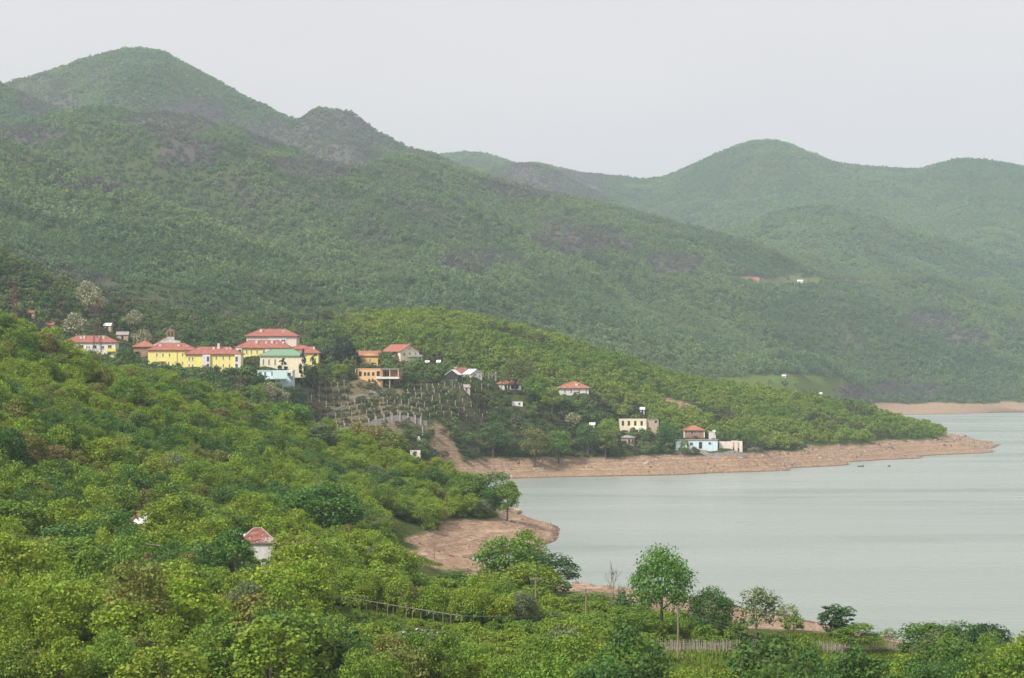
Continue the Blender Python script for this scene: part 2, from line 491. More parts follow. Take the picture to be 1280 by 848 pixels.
def ground(px, d):
    px = np.atleast_1d(np.asarray(px, float)); d = np.atleast_1d(np.asarray(d, float))
    u = (px - 640) / F; v = np.log(d)
    w = np.zeros(u.shape)
    for i in range(len(CPA)):
        w += _sol[i] * _phi(np.hypot(u - _U[i], v - _V[i]))
    w += _sol[-3] + _sol[-2] * u + _sol[-1] * v
    z = w * d
    x = u * d
    land = sstep(-1.0, 4.0, z)
    z = z + (fbm(x / 22, d / 22, 5) - 0.5) * (0.7 + 2.2 * land) * np.clip(d / 600, 0.5, 1.6)
    # small erosion steps on the bare banks
    z = z + (fbm(x / 4.0, d / 4.0, 9, 3) - 0.5) * 0.9 * sstep(0, 1.5, z) * (d > 430)
    z = z - (np.abs(2 * fbm(x / 9.0, d / 14.0, 14, 3) - 1) - 0.3) * 1.3 * sstep(0.4, 2.0, z) * sstep(9.5, 7.0, z) * (d > 430)
    return z


def gz(px, d):
    return float(ground(px, d)[0])


def hit(px, py, d0, d1=1800):
    """distance at which the ground is met behind row py of column px"""
    dd = np.arange(d0, d1, 1.5)
    z = ground(np.full(len(dd), float(px)), dd)
    k = np.nonzero(z >= zpy(py, dd))[0]
    return float(dd[k[0]]) if len(k) else float(d1)


def bare_line(px, d, x):
    """height up to which the lake has stripped the bank"""
    px = np.asarray(px, float); d = np.asarray(d, float)
    b = np.where(d < 440, 2.9, np.where(d < 760, 5.6, 7.6))
    return b + (fbm(x / 18, d / 18, 21) - 0.5) * 2.2


def ellipse(px, d, c):
    return ((px - c[0]) / c[2]) ** 2 + ((d - c[1]) / c[3]) ** 2


# bare or grassy spots, (pixel column, distance, half width, half depth)
MEADOWS = [(900, 318, 150, 17), (1090, 322, 120, 14), (740, 318, 60, 20), (680, 372, 40, 10), (1180, 330, 90, 15)]
SOIL = [(558, 968, 22, 12), (535, 480, 70, 28), (845, 1180, 30, 18), (905, 1130, 26, 14), (160, 1010, 40, 7), (20, 985, 40, 8)]
VINEYARD = [(460, 985, 92, 30), (565, 1012, 50, 26)]


def near_masks(px, d, z, x):
    jit = (fbm(x / 6, d / 6, 31) - 0.5) * 1.2
    bl = bare_line(px, d, x)
    bare = sstep(0.6, -0.6, z - bl)
    soil = np.zeros(px.shape)
    for c in SOIL:
        soil = np.maximum(soil, sstep(1.15, 0.75, ellipse(px, d, c) + jit))
    grass = np.zeros(px.shape)
    for c in MEADOWS:
        grass = np.maximum(grass, sstep(1.2, 0.8, ellipse(px, d, c) + jit))
    vine = np.zeros(px.shape)
    for c in VINEYARD:
        vine = np.maximum(vine, sstep(1.2, 0.8, ellipse(px, d, c) + jit))
    return np.maximum(bare, soil * 0.85), grass, vine


def set_attr(me, name, arr):
    a = me.attributes.new(name, 'FLOAT', 'POINT')
    a.data.foreach_set('value', np.asarray(arr, np.float32).ravel())


def grid_mesh(name, X, Y, Z, attrs, mat):
    ni, nj = X.shape
    co = np.stack([X, Y, Z], -1).reshape(-1, 3)
    idx = np.arange(ni * nj).reshape(ni, nj)
    q = np.stack([idx[:-1, :-1], idx[:-1, 1:], idx[1:, 1:], idx[1:, :-1]], -1).reshape(-1, 4)
    me = bpy.data.meshes.new(name)
    me.vertices.add(len(co)); me.vertices.foreach_set('co', co.ravel())
    me.loops.add(q.size); me.loops.foreach_set('vertex_index', q.ravel())
    me.polygons.add(len(q)); me.polygons.foreach_set('loop_start', np.arange(0, q.size, 4))
    me.update(calc_edges=True)
    me.polygons.foreach_set('use_smooth', np.ones(len(q), bool))
    for k, v in attrs.items():
        set_attr(me, k, v)
    me.materials.append(mat)
    return me


pxs = np.linspace(-200, 1480, 330)
ds = np.exp(np.concatenate([np.linspace(math.log(170), math.log(860), 360), np.linspace(math.log(861.5), math.log(1120), 170), np.linspace(math.log(1124), math.log(2200), 90)]))
PX, D = np.meshgrid(pxs, ds)
ZN = ground(PX.ravel(), D.ravel()).reshape(PX.shape)
XN = (PX - 640) / F * D
ba, gr, vi = near_masks(PX, D, ZN, XN)
ter = link('terrain', grid_mesh('terrain', XN, D, ZN, {'bare': np.maximum(ba, vi * np.where(PX < 500, 0.34, 0.10)), 'grass': gr, 'rock': vi * 0.2}, M['terrain']))
tag(ter, kind='structure')

# bottom sheet under everything, and the lake
b = MB(); b.add([(-6500, -500, -6), (6500, -500, -6), (6500, 8800, -6), (-6500, 8800, -6)], [(0, 1, 2, 3)])
tag(b.build('ground', M['terrain']), kind='structure')
b = MB(); b.add([(-900, 120, 0), (3000, 120, 0), (3000, 3400, 0), (-900, 3400, 0)], [(0, 1, 2, 3)])
tag(b.build('lake_water', M['water']), kind='structure')

# ------------------------------------------------------------------ mountains: rows of (pixel column, pixel row, distance) from foot to crest
def row(pts, x):
    p = np.array(pts, float)
    return np.interp(x, p[:, 0], p[:, 1]), np.interp(x, p[:, 0], p[:, 2])


def smooth(a, k):
    if k < 2: return a
    ker = np.hanning(k + 2)[1:-1]; ker /= ker.sum()
    return np.convolve(np.pad(a, k, mode='edge'), ker, 'same')[k:-k]


def shift(pts, dy, dd):
    return [(p[0], p[1] + dy, p[2] + dd) for p in pts]


def mountain(name, rows, x0, x1, nx, nt_, amp, wav, seed, sm=9):
    x = np.linspace(x0, x1, nx)
    R = []
    for r in rows:
        y, d = row(r, x)
        R.append((smooth(y, sm), smooth(d, 25)))
    Zr = np.array([zpy(y, d) for y, d in R]); Dr = np.array([d for y, d in R])
    t = np.linspace(0, len(R) - 1, nt_)
    k = np.minimum(t.astype(int), len(R) - 2); f = (t - k)[:, None]
    # Catmull-Rom down the slope, monotone enough for a hill
    def cr(A):
        p0 = A[np.maximum(k - 1, 0)]; p1 = A[k]; p2 = A[k + 1]; p3 = A[np.minimum(k + 2, len(R) - 1)]
        m1 = (p2 - p0) * 0.35; m2 = (p3 - p1) * 0.35
        return (2 * f**3 - 3 * f**2 + 1) * p1 + (f**3 - 2 * f**2 + f) * m1 + (-2 * f**3 + 3 * f**2) * p2 + (f**3 - f**2) * m2
    Dm = cr(Dr); Zm = cr(Zr)
    PXm = np.repeat(x[None], nt_, 0)
    Xm = (PXm - 640) / F * Dm
    tt = np.abs(t - (len(R) - 2))[:, None]          # distance to the crest row
    w = 0.12 + 0.88 * sstep(0.0, 0.5, tt)
    low = sstep(0, 25, Zm)
    rid = 1 - np.abs(2 * fbm(Xm / wav, Dm / (wav * 1.6), seed, 4) - 1)   # ridged gullies
    Zm = Zm + (rid - 0.75) * amp * 1.5 * w * low + (fbm(Xm / (wav * 0.25), Dm / (wav * 0.25), seed + 2) - 0.5) * amp * 0.35 * w * low
    return dict(name=name, PX=PXm, D=Dm, X=Xm, Z=Zm, t=t, nr=len(R), seed=seed, rid=rid)


r5 = [(300, 240, 6200), (480, 215, 6200), (545, 196, 6100), (580, 190, 6000), (600, 193, 6000), (620, 200, 6000), (645, 209, 6000), (665, 207, 6000), (700, 214, 6000), (760, 222, 6000), (800, 225, 6000), (830, 222, 6000), (870, 206, 5900),
      (910, 189, 5900), (940, 180, 5900), (965, 176, 5900), (985, 179, 5900), (1000, 186, 5900), (1040, 203, 5900), (1080, 212, 5900), (1120, 215, 5900), (1150, 215, 5800), (1175, 208, 5800), (1195, 202, 5700), (1220, 200, 5700), (1250, 205, 5700), (1300, 215, 5600), (1480, 230, 5500)]
L = []
L.append(mountain('far_mountain', [shift(r5, 190, -1500), shift(r5, 95, -800), r5, shift(r5, 60, 500)], 300, 1480, 300, 90, 75, 520, 41, 7))
r5b = [(480, 260, 5000), (560, 222, 5000), (610, 213, 5000), (640, 208, 5000), (662, 206, 5000), (690, 213, 5000), (720, 229, 4900), (760, 249, 4800), (800, 268, 4700), (860, 300, 4600), (950, 340, 4500)]
L.append(mountain('mountain_ridge', [shift(r5b, 110, -700), shift(r5b, 45, -350), r5b, shift(r5b, 50, 400)], 480, 950, 140, 60, 40, 300, 43, 7))
r6b = [(1050, 350, 4800), (1100, 330, 4800), (1170, 306, 4800), (1200, 293, 4800), (1240, 288, 4800), (1280, 299, 4800), (1400, 330, 4700), (1480, 340, 4700)]
L.append(mountain('wooded_mountain', [shift(r6b, 90, -700), shift(r6b, 40, -350), r6b, shift(r6b, 40, 400)], 1050, 1480, 120, 50, 30, 300, 45, 9))
r6 = [(780, 335, 4200), (880, 300, 4300), (905, 290, 4300), (950, 273, 4300), (1000, 261, 4300), (1030, 258, 4300), (1060, 262, 4300), (1080, 268, 4300), (1130, 285, 4300), (1180, 300, 4300), (1280, 330, 4300), (1480, 360, 4300)]
L.append(mountain('round_hill', [shift(r6, 110, -700), shift(r6, 50, -350), r6, shift(r6, 50, 400)], 780, 1480, 190, 60, 45, 380, 47, 11))
r1 = [(-200, 165, 4200), (-60, 135, 4200), (0, 112, 4200), (20, 105, 4200), (60, 92, 4200), (100, 77, 4200), (130, 67, 4200), (155, 62, 4200), (180, 63, 4200), (200, 68, 4200), (250, 90, 4200), (300, 118, 4200), (345, 140, 4100), (368, 151, 4050), (385, 141, 4000), (400, 134, 4000), (415, 136, 4000), (437, 138, 4000), (455, 152, 4000), (475, 165, 4000), (510, 185, 4000), (545, 196, 4000), (620, 228, 4000), (700, 270, 3900)]
L.append(mountain('high_mountain', [shift(r1, 190, -900), shift(r1, 85, -450), r1, shift(r1, 60, 400)], -200, 700, 260, 80, 60, 330, 49, 5))
r2 = [(-200, 50, 3500), (-60, 88, 3400), (0, 107, 3400), (20, 114, 3400), (40, 122, 3400), (80, 140, 3400), (130, 160, 3400), (200, 190, 3400), (300, 230, 3400)]
L.append(mountain('mountain_shoulder', [shift(r2, 150, -500), shift(r2, 70, -250), r2, shift(r2, 50, 300)], -200, 300, 120, 60, 35, 250, 51, 7))
r3 = [(-200, 175, 2800), (-50, 170, 2800), (0, 165, 2800), (30, 155, 2800), (60, 148, 2800), (100, 141, 2800), (130, 139, 2800), (165, 147, 2800), (210, 146, 2800), (250, 152, 2850), (290, 164, 2900), (330, 179, 2900), (400, 204, 2950), (440, 213, 3000), (470, 207, 3050), (500, 198, 3100), (520, 197, 3150), (560, 211, 3200), (600, 222, 3250), (650, 234, 3300), (700, 247, 3350), (780, 264, 3400), (850, 282, 3450), (900, 293, 3500), (960, 310, 3550), (1010, 330, 3600), (1050, 342, 3650), (1120, 345, 3700), (1200, 352, 3700), (1280, 360, 3700), (1480, 372, 3700)]
m3a = [(-200, 270, 2350), (0, 270, 2350), (200, 265, 2350), (400, 290, 2400), (520, 300, 2500), (700, 335, 2700), (850, 355, 2800), (1000, 385, 2950), (1100, 400, 3000), (1280, 420, 3050), (1480, 420, 3050)]
m3b = [(-200, 390, 1900), (200, 390, 1900), (440, 410, 1900), (600, 420, 2050), (800, 445, 2250), (900, 462, 2350), (1000, 468, 2500), (1080, 478, 2600), (1130, 483, 2680), (1280, 480, 2700), (1480, 478, 2700)]
m3c = [(-200, 450, 1700), (440, 455, 1700), (600, 460, 1800), (800, 486, 1950), (900, 491, 2050), (1000, 494, 2250), (1080, 503, 2450), (1120, 506, 2520), (1200, 503, 2560), (1280, 502, 2580), (1480, 500, 2580)]
m3d = [(-200, 520, 1500), (440, 520, 1500), (600, 520, 1600), (800, 530, 1750), (900, 530, 1850), (1000, 524, 2100), (1080, 524, 2300), (1120, 521.5, 2400), (1200, 518.5, 2480), (1240, 515, 2560), (1280, 514.5, 2570), (1480, 520, 2480)]
L.append(mountain('long_hillside', [m3d, m3c, m3b, m3a, r3, shift(r3, 60, 400)], -200, 1480, 400, 170, 62, 360, 53, 9))
r4 = [(-200, 95, 2150), (-60, 150, 2100), (0, 175, 2100), (50, 197, 2080), (100, 216, 2060), (150, 237, 2040), (200, 257, 2020), (250, 275, 2000), (300, 297, 1980), (350, 322, 1960), (430, 357, 1940), (480, 386, 1900), (560, 425, 1850), (640, 465, 1800)]
m4b = [(-200, 330, 1560), (0, 355, 1560), (200, 385, 1560), (440, 415, 1600), (640, 480, 1640)]
m4a = [(-200, 210, 1850), (0, 265, 1830), (200, 320, 1800), (440, 390, 1760), (640, 475, 1720)]
m4c = [(-200, 430, 1350), (0, 440, 1350), (440, 470, 1400), (640, 500, 1500)]
L.append(mountain('wooded_spur', [m4c, m4b, m4a, r4, shift(r4, 60, 300)], -200, 640, 220, 110, 26, 200, 55, 9))

# bare, scrubby patches on the slopes: (pixel column, pixel row, half width, half height)
SCRUB = [(425, 168, 60, 34), (730, 300, 55, 22), (560, 185, 25, 8), (700, 232, 90, 22), (655, 213, 22, 10), (230, 150, 60, 30), (250, 190, 60, 26), (330, 172, 40, 25), (1208, 424, 28, 10), (1160, 405, 34, 12), (1010, 497, 30, 6), (1110, 490, 60, 12), (60, 130, 40, 15),
         (110, 235, 45, 10), (590, 330, 50, 14), (1050, 352, 24, 5), (935, 348, 20, 5), (985, 352, 30, 6), (850, 330, 40, 14), (400, 205, 60, 16), (20, 170, 50, 12)]
FIELD = [(975, 480, 85, 12), (990, 353, 45, 7), (1000, 494, 60, 6)]


def slope_masks(m):
    PY = HOR + (CAMZ - m['Z']) * F / m['D']
    X, D = m['X'], m['D']
    sc1 = fbm(X / 140, D / 140, m['seed'] + 7, 4)
    j = (fbm(X / 60, D / 90, m['seed'] + 9, 4) - 0.5) * 2.6
    s = sstep(0.64, 0.76, sc1) * 0.5
    s = np.maximum(s, sstep(0.60, 0.35, m['rid']) * 0.25)
    for c in SCRUB:
        e = ((m['PX'] - c[0]) / c[2]) ** 2 + ((PY - c[1]) / c[3]) ** 2
        s = np.maximum(s, sstep(1.5, 0.4, e + j) * 0.85)
    fl = np.zeros(PY.shape)
    if m['name'] == 'long_hillside':
        for c in FIELD:
            e = ((m['PX'] - c[0]) / c[2]) ** 2 + ((PY - c[1]) / c[3]) ** 2
            fl = np.maximum(fl, sstep(1.15, 0.85, e + j * 0.15))
    if m['name'] in ('high_mountain', 'mountain_ridge'):
        s = np.maximum(s, sstep(0.45, 0.65, sc1) * 0.5)
    return PY, s, fl


for m in L:
    m['PY'], m['scrub'], m['field'] = slope_masks(m)
    bare = np.zeros(m['Z'].shape)
    if m['name'] == 'long_hillside':
        bare = sstep(0.8, -0.8, m['Z'] - 10.5 - (fbm(m['X'] / 40, m['D'] / 40, 3) - 0.5) * 6) * (m['PX'] > 1040)
    m['bare'] = bare
    o = link(m['name'], grid_mesh(m['name'], m['X'], m['D'], m['Z'], {'bare': bare, 'grass': m['field'] * 0.45, 'rock': np.clip(m['scrub'] * 1.1, 0, 1)}, M['terrain']))
    tag(o, kind='structure')

# ------------------------------------------------------------------ leaf clump meshes
def crown_arrays(seed, H, R, base, nclus, nleaf, leaf, shape='round', up=0.35):
    r = np.random.RandomState(seed)
    cz = (H + base) / 2; hz = (H - base) / 2
    C = []
    while len(C) < nclus:
        p = r.uniform(-1, 1, 3)
        q = np.linalg.norm(p)
        if q > 1 or q < 0.25: continue
        p = p / q * q ** 0.35
        zz = p[2]
        if shape == 'cone':
            w = (1 - (zz + 1) / 2) * 0.95 + 0.05
            p[:2] *= w / max(0.25, math.sqrt(max(1 - zz * zz, 0.04)))
        elif shape == 'column':
            p[:2] *= 1.0
        elif shape == 'umbrella':
            p[2] = abs(zz) * 1.3 - 0.5 + r.uniform(-.2, .2)
        elif zz < -0.55: continue
        C.append((p[0] * R * 0.82, p[1] * R * 0.82, cz + p[2] * hz * 0.85))
    C = np.array(C)
    sc_ = min(R, hz * 1.3)
    cr = sc_ * r.uniform(0.16, 0.44, nclus) * (1.0 if nclus > 20 else 1.25)
    ci = np.repeat(np.arange(nclus), nleaf)
    n = len(ci)
    dv = r.normal(size=(n, 3)); dv[:, 2] += 0.25
    dv /= np.linalg.norm(dv, axis=1)[:, None]
    pos = C[ci] + dv * (cr[ci] * r.uniform(0.55, 1.05, n))[:, None] * np.array([1, 1, 0.75])
    nm = dv * 0.6 + np.array([0, 0, up]) + r.normal(size=(n, 3)) * 0.45
    nm /= np.linalg.norm(nm, axis=1)[:, None]
    t = np.cross(nm, r.normal(size=(n, 3))); t /= np.linalg.norm(t, axis=1)[:, None]
    bt = np.cross(nm, t)
    s = leaf * r.uniform(0.6, 1.3, n)[:, None]
    q = np.stack([pos - t * s * 0.6, pos + bt * s * 0.42 + nm * s * 0.12, pos + t * s * 0.6, pos - bt * s * 0.42 + nm * s * 0.1], 1)
    return q.reshape(-1, 3), C


def quads_mesh(name, co, mats, midx=None):
    n = len(co) // 4
    me = bpy.data.meshes.new(name)
    me.vertices.add(len(co)); me.vertices.foreach_set('co', co.astype(np.float32).ravel())
    me.loops.add(len(co)); me.loops.foreach_set('vertex_index', np.arange(len(co)))
    me.polygons.add(n); me.polygons.foreach_set('loop_start', np.arange(0, len(co), 4))
    me.update(calc_edges=True)
    for mt in mats: me.materials.append(mt)
    if midx is not None:
        me.polygons.foreach_set('material_index', midx)
    return me


def trunk_mb(seed, H, R, base, C, r0=0.2, limbs=6, mb=None):
    r = random.Random(seed)
    mb = mb or MB()
    lean = (r.uniform(-.3, .3), r.uniform(-.3, .3))
    top = (lean[0], lean[1], base + (H - base) * 0.55)
    mb.tube([(0, 0, -1.0), (lean[0] * .2, lean[1] * .2, base * 0.6), top], [r0 * 1.25, r0, r0 * 0.3], 6)
    for i in range(limbs):
        c = C[r.randrange(len(C))]
        s = r.uniform(0.35, 0.75)
        st = Vector((lean[0] * s, lean[1] * s, base * 0.55 + (top[2] - base * .55) * s))
        e = Vector(c)
        md = st.lerp(e, 0.5) + Vector((0, 0, 0.3))
        mb.tube([st, md, e], [r0 * 0.45, r0 * 0.3, r0 * 0.1], 4)
    return mb


VAR = {}          # kind -> list of (crown mesh, trunk mesh)
def make_variant(kind, seed, H, R, base, ncl, nlf, leaf, shape='round', r0=0.2, blossom=0.0, up=0.35):
    co, C = crown_arrays(seed, H, R, base, ncl, nlf, leaf, shape, up)
    mi = None; mats = [M['leaf']]
    if blossom:
        mats = [M['leaf'], M['blossom']]
        mi = (np.random.RandomState(seed + 1).rand(len(co) // 4) < blossom).astype(np.int32)
    cm_ = quads_mesh('crown', co, mats, mi)
    Ht, Rt = float(np.percentile(co[:, 2], 99.5)), float(np.percentile(np.hypot(co[:, 0], co[:, 1]), 97))
    tmsh = trunk_mb(seed, H, R, base, C, r0).mesh('trunk', M['bark'])
    VAR.setdefault(kind, []).append((cm_, tmsh, Ht, Rt))


for i in range(6):
    make_variant('broad', 100 + i, [7.0, 8.6, 6.2, 7.4, 9.2, 6.0][i], [3.2, 2.6, 3.5, 3.0, 2.8, 3.6][i], [1.0, 0.7, 1.3, 0.8, 1.5, 0.5][i], [54, 46, 60, 40, 50, 56][i], [66, 74, 60, 80, 68, 64][i], 0.265)
for i in range(2):
    make_variant('large', 120 + i, 12.0, 5.2, 2.0, 100, 66, 0.34, r0=0.34)
for i in range(3):
    make_variant('bush', 130 + i, 3.4, 2.2, 0.1, 26, 40, 0.32, r0=0.08)
for i in range(2):
    make_variant('loose', 140 + i, 7.5, 2.9, 0.7, 42, 40, 0.30, r0=0.14)
make_variant('poplar', 150, 8.0, 1.6, 0.6, 44, 34, 0.34, 'column', r0=0.14)
make_variant('pine', 160, 10.0, 2.8, 1.2, 60, 26, 0.42, 'cone', r0=0.22, up=0.0)
make_variant('pine', 161, 9.0, 3.4, 1.0, 60, 28, 0.42, 'round', r0=0.22, up=0.0)
make_variant('cypress', 165, 9.0, 1.1, 0.3, 40, 24, 0.34, 'column', r0=0.14, up=0.0)
for i in range(2):
    make_variant('blossom', 170 + i, 5.2, 3.2, 0.4, 40, 40, 0.34, blossom=0.12)
make_variant('pale_blossom', 175, 7.0, 3.6, 0.8, 44, 34, 0.42, blossom=0.22)


def bare_tree_mesh(seed, H, spread, depth=4):
    r = random.Random(seed)
    mb = MB()
    def grow(p, v, l, rad, k):
        q = p + v * l
        mid = p + v * (l * 0.5) + Vector((r.uniform(-1, 1), r.uniform(-1, 1), 0)) * l * 0.06
        mb.tube([p, mid, q], [rad, rad * 0.8, rad * 0.6], 4 if k < 3 else 3, cap=False)
        if k <= 0: return
        for _ in range(3 if k > 1 else 4):
            w = (v + Vector((r.uniform(-1, 1), r.uniform(-1, 1), r.uniform(-.2, .7))) * spread).normalized()
            grow(p.lerp(q, r.uniform(0.55, 1.0)), w, l * r.uniform(0.6, 0.85), rad * 0.6, k - 1)
    grow(Vector((0, 0, -0.5)), Vector((0, 0, 1)), H * 0.36, H * 0.018, depth)
    return mb.mesh('trunk', M['dead'])


BARE = [bare_tree_mesh(5, 8.0, 0.5), bare_tree_mesh(6, 6.5, 0.7)]

# light meshes for the woods farther away
def simple_variant(seed, H, R, base, ncl, nlf, leaf, up=0.35):
    co, C = crown_arrays(seed, H, R, base, ncl, nlf, leaf, 'round', up)
    return quads_mesh('crown', co, [M['leaf']])


MID = [simple_variant(200 + i, 6.0, 2.9, 0.3, 22, 16, 0.66) for i in range(5)]
FAR = [simple_variant(220 + i, 6.0, 3.1, 0.0, 10, 13, 1.15) for i in range(5)]
VFAR = [simple_variant(240 + i, 6.5, 3.6, 0.0, 7, 9, 1.8) for i in range(4)]


def src_collection(name, meshes):
    c_ = bpy.data.collections.new(name)
    for i, me in enumerate(meshes):
        o = bpy.data.objects.new('%s_%02d' % (name, i), me)
        c_.objects.link(o)
    return c_


def scatter(name, pts, kinds, rots, scls, cols, coll, label):
    """one stuff object: every point carries a tree of the collection"""
    n = len(pts)
    me = bpy.data.meshes.new(name)
    me.vertices.add(n); me.vertices.foreach_set('co', np.asarray(pts, np.float32).ravel())
    a = me.attributes.new('pick', 'INT', 'POINT'); a.data.foreach_set('value', np.asarray(kinds, np.int32))
    a = me.attributes.new('rot', 'FLOAT_VECTOR', 'POINT'); a.data.foreach_set('vector', np.asarray(rots, np.float32).ravel())
    a = me.attributes.new('scl', 'FLOAT_VECTOR', 'POINT'); a.data.foreach_set('vector', np.asarray(scls, np.float32).ravel())
    a = me.attributes.new('leaf_col', 'FLOAT_VECTOR', 'POINT'); a.data.foreach_set('vector', np.asarray(cols, np.float32).ravel())
    o = link(name, me)
    tag(o, label, None, None, 'stuff')
    ng = bpy.data.node_groups.new('spread_' + name, 'GeometryNodeTree')
    ng.interface.new_socket('Geometry', in_out='INPUT', socket_type='NodeSocketGeometry')
    ng.interface.new_socket('Geometry', in_out='OUTPUT', socket_type='NodeSocketGeometry')
    gi = ng.nodes.new('NodeGroupInput'); go_ = ng.nodes.new('NodeGroupOutput')
    ci = ng.nodes.new('GeometryNodeCollectionInfo')
    ci.inputs['Collection'].default_value = coll
    ci.inputs['Separate Children'].default_value = True
    ci.inputs['Reset Children'].default_value = True
    ip = ng.nodes.new('GeometryNodeInstanceOnPoints')
    ip.inputs['Pick Instance'].default_value = True
    def na(nm, t):
        x = ng.nodes.new('GeometryNodeInputNamedAttribute'); x.data_type = t
        x.inputs['Name'].default_value = nm
        return [s for s in x.outputs if s.enabled and s.name == 'Attribute'][0]
    ng.links.new(gi.outputs[0], ip.inputs['Points'])
    ng.links.new(ci.outputs[0], ip.inputs['Instance'])
    ng.links.new(na('pick', 'INT'), ip.inputs['Instance Index'])
    e2r = ng.nodes.new('FunctionNodeEulerToRotation')
    ng.links.new(na('rot', 'FLOAT_VECTOR'), e2r.inputs[0])
    ng.links.new(e2r.outputs[0], ip.inputs['Rotation'])
    ng.links.new(na('scl', 'FLOAT_VECTOR'), ip.inputs['Scale'])
    ng.links.new(ip.outputs[0], go_.inputs[0])
    md = o.modifiers.new('spread', 'NODES'); md.node_group = ng
    return o


PAL = {'lime': (0.134, 0.188, 0.018), 'mid': (0.093, 0.153, 0.019), 'deep': (0.052, 0.105, 0.022), 'olive': (0.115, 0.125, 0.028), 'brown': (0.115, 0.10, 0.035), 'pale': (0.135, 0.165, 0.06), 'pine': (0.026, 0.046, 0.025), 'grey': (0.105, 0.13, 0.06)}
def mixcol(a, b_, t):
    return np.asarray(a)[None] * (1 - t[:, None]) + np.asarray(b_)[None] * t[:, None]


CSRC = {'near': src_collection('near_source', [c_ for c_, t_, h_, r_ in VAR['broad']] + [c_ for c_, t_, h_, r_ in VAR['bush']]),
        'mid': src_collection('mid_source', MID), 'far': src_collection('far_source', FAR), 'vfar': src_collection('vfar_source', VFAR)}

# ------------------------------------------------------------------ woods on the mountain slopes
def slope_points(m, spacing, seed):
    r = np.random.RandomState(seed)
    X, Y, Z = m['X'], m['D'], m['Z']
    ax = np.diff(X, axis=1)[:-1]; ay = np.diff(Y, axis=0)[:, :-1]
    area = np.abs(ax * ay)
    n = r.poisson(area / spacing ** 2)
    # keep what can be seen: in the frame with a margin, not on the far side of the crest
    crest = m['nr'] - 2 + 0.06
    ok = (m['PX'][:-1, :-1] > -70) & (m['PX'][:-1, :-1] < 1350) & (m['t'][:-1, None] < crest) & (m['PY'][:-1, :-1] < 560)
    n = n * ok
    i, j = np.nonzero(n)
    rep = n[i, j]
    i = np.repeat(i, rep); j = np.repeat(j, rep)
    fu, fv = r.rand(len(i)), r.rand(len(i))
    def bl(A):
        return (A[i, j] * (1 - fu) * (1 - fv) + A[i, j + 1] * fu * (1 - fv) + A[i + 1, j] * (1 - fu) * fv + A[i + 1, j + 1] * fu * fv)
    return bl, r, len(i)


SPACE = {'far_mountain': (6.2, 'vfar', 0.98), 'mountain_ridge': (5.6, 'vfar', 0.85), 'wooded_mountain': (6.0, 'vfar', 0.95), 'round_hill': (5.4, 'vfar', 0.88), 'high_mountain': (5.6, 'vfar', 0.85), 'mountain_shoulder': (5.0, 'vfar', 0.8), 'long_hillside': (5.0, 'far', 0.92), 'wooded_spur': (4.1, 'far', 0.9)}
WOODLABEL = {'far_mountain': 'hazy blue-green woods covering the most distant mountain', 'mountain_ridge': 'sparse scrub woods on the purplish rocky ridge', 'wooded_mountain': 'hazy woods on the small dome beyond the round hill', 'round_hill': 'green woods covering the round hill above the far meadow', 'high_mountain': 'thin woods on the highest mountain with its rocky second peak', 'mountain_shoulder': 'dark woods on the shoulder below the highest mountain', 'long_hillside': 'broad green woods on the long slope running down to the far shore', 'wooded_spur': 'green woods on the spur above the village'}
for m in L:
    sp, src, size = SPACE[m['name']]
    bl, r, n = slope_points(m, sp, m['seed'])
    x, y, z = bl(m['X']), bl(m['D']), bl(m['Z'])
    scrub, field, bare = bl(m['scrub']), bl(m['field']), bl(m['bare'])
    keep = (r.rand(n) > np.maximum(scrub * 0.15, np.maximum(field * 0.97, bare * 1.3))) & (z > 1.5)
    x, y, z, scrub = x[keep], y[keep], z[keep], scrub[keep]
    n = len(x)
    t1 = 0.6 * fbm(x / 90, y / 120, m['seed'] + 13, 4) + 0.4 * fbm(x / 320, y / 420, m['seed'] + 15, 2) + r.normal(0, 0.07, n)
    big = fbm(x / 55, y / 70, m['seed'] + 19, 3)
    t2 = fbm(x / 35, y / 35, m['seed'] + 17, 3) + r.normal(0, 0.10, n)
    col = mixcol((0.130, 0.230, 0.080), (0.215, 0.315, 0.100), sstep(0.33, 0.62, t1))
    w = sstep(0.55, 0.75, t2)[:, None] * 0.7
    col = col * (1 - w) + np.array((0.075, 0.140, 0.060)) * w
    w = (sstep(0.15, 0.8, scrub) * (r.rand(n) < 0.75))[:, None]
    col = col * (1 - w) + np.array((0.175, 0.155, 0.135)) * w
    s = size * r.uniform(0.55, 1.2, n) * (0.8 + 0.45 * sstep(0.35, 0.65, big)) * (1 - 0.2 * sstep(0.3, 0.9, scrub))
    scl = np.stack([s, s, s * r.uniform(0.8, 1.25, n)], 1)
    rot = np.stack([np.zeros(n), np.zeros(n), r.rand(n) * 6.28], 1)
    nm = {'far_mountain': 'distant_woods'}.get(m['name'], 'woods')
    scatter(nm, np.stack([x, y, z - 0.3], 1), r.randint(0, len(CSRC[src].objects), n), rot, scl, col, CSRC[src], WOODLABEL[m['name']])
    print(m['name'], n)

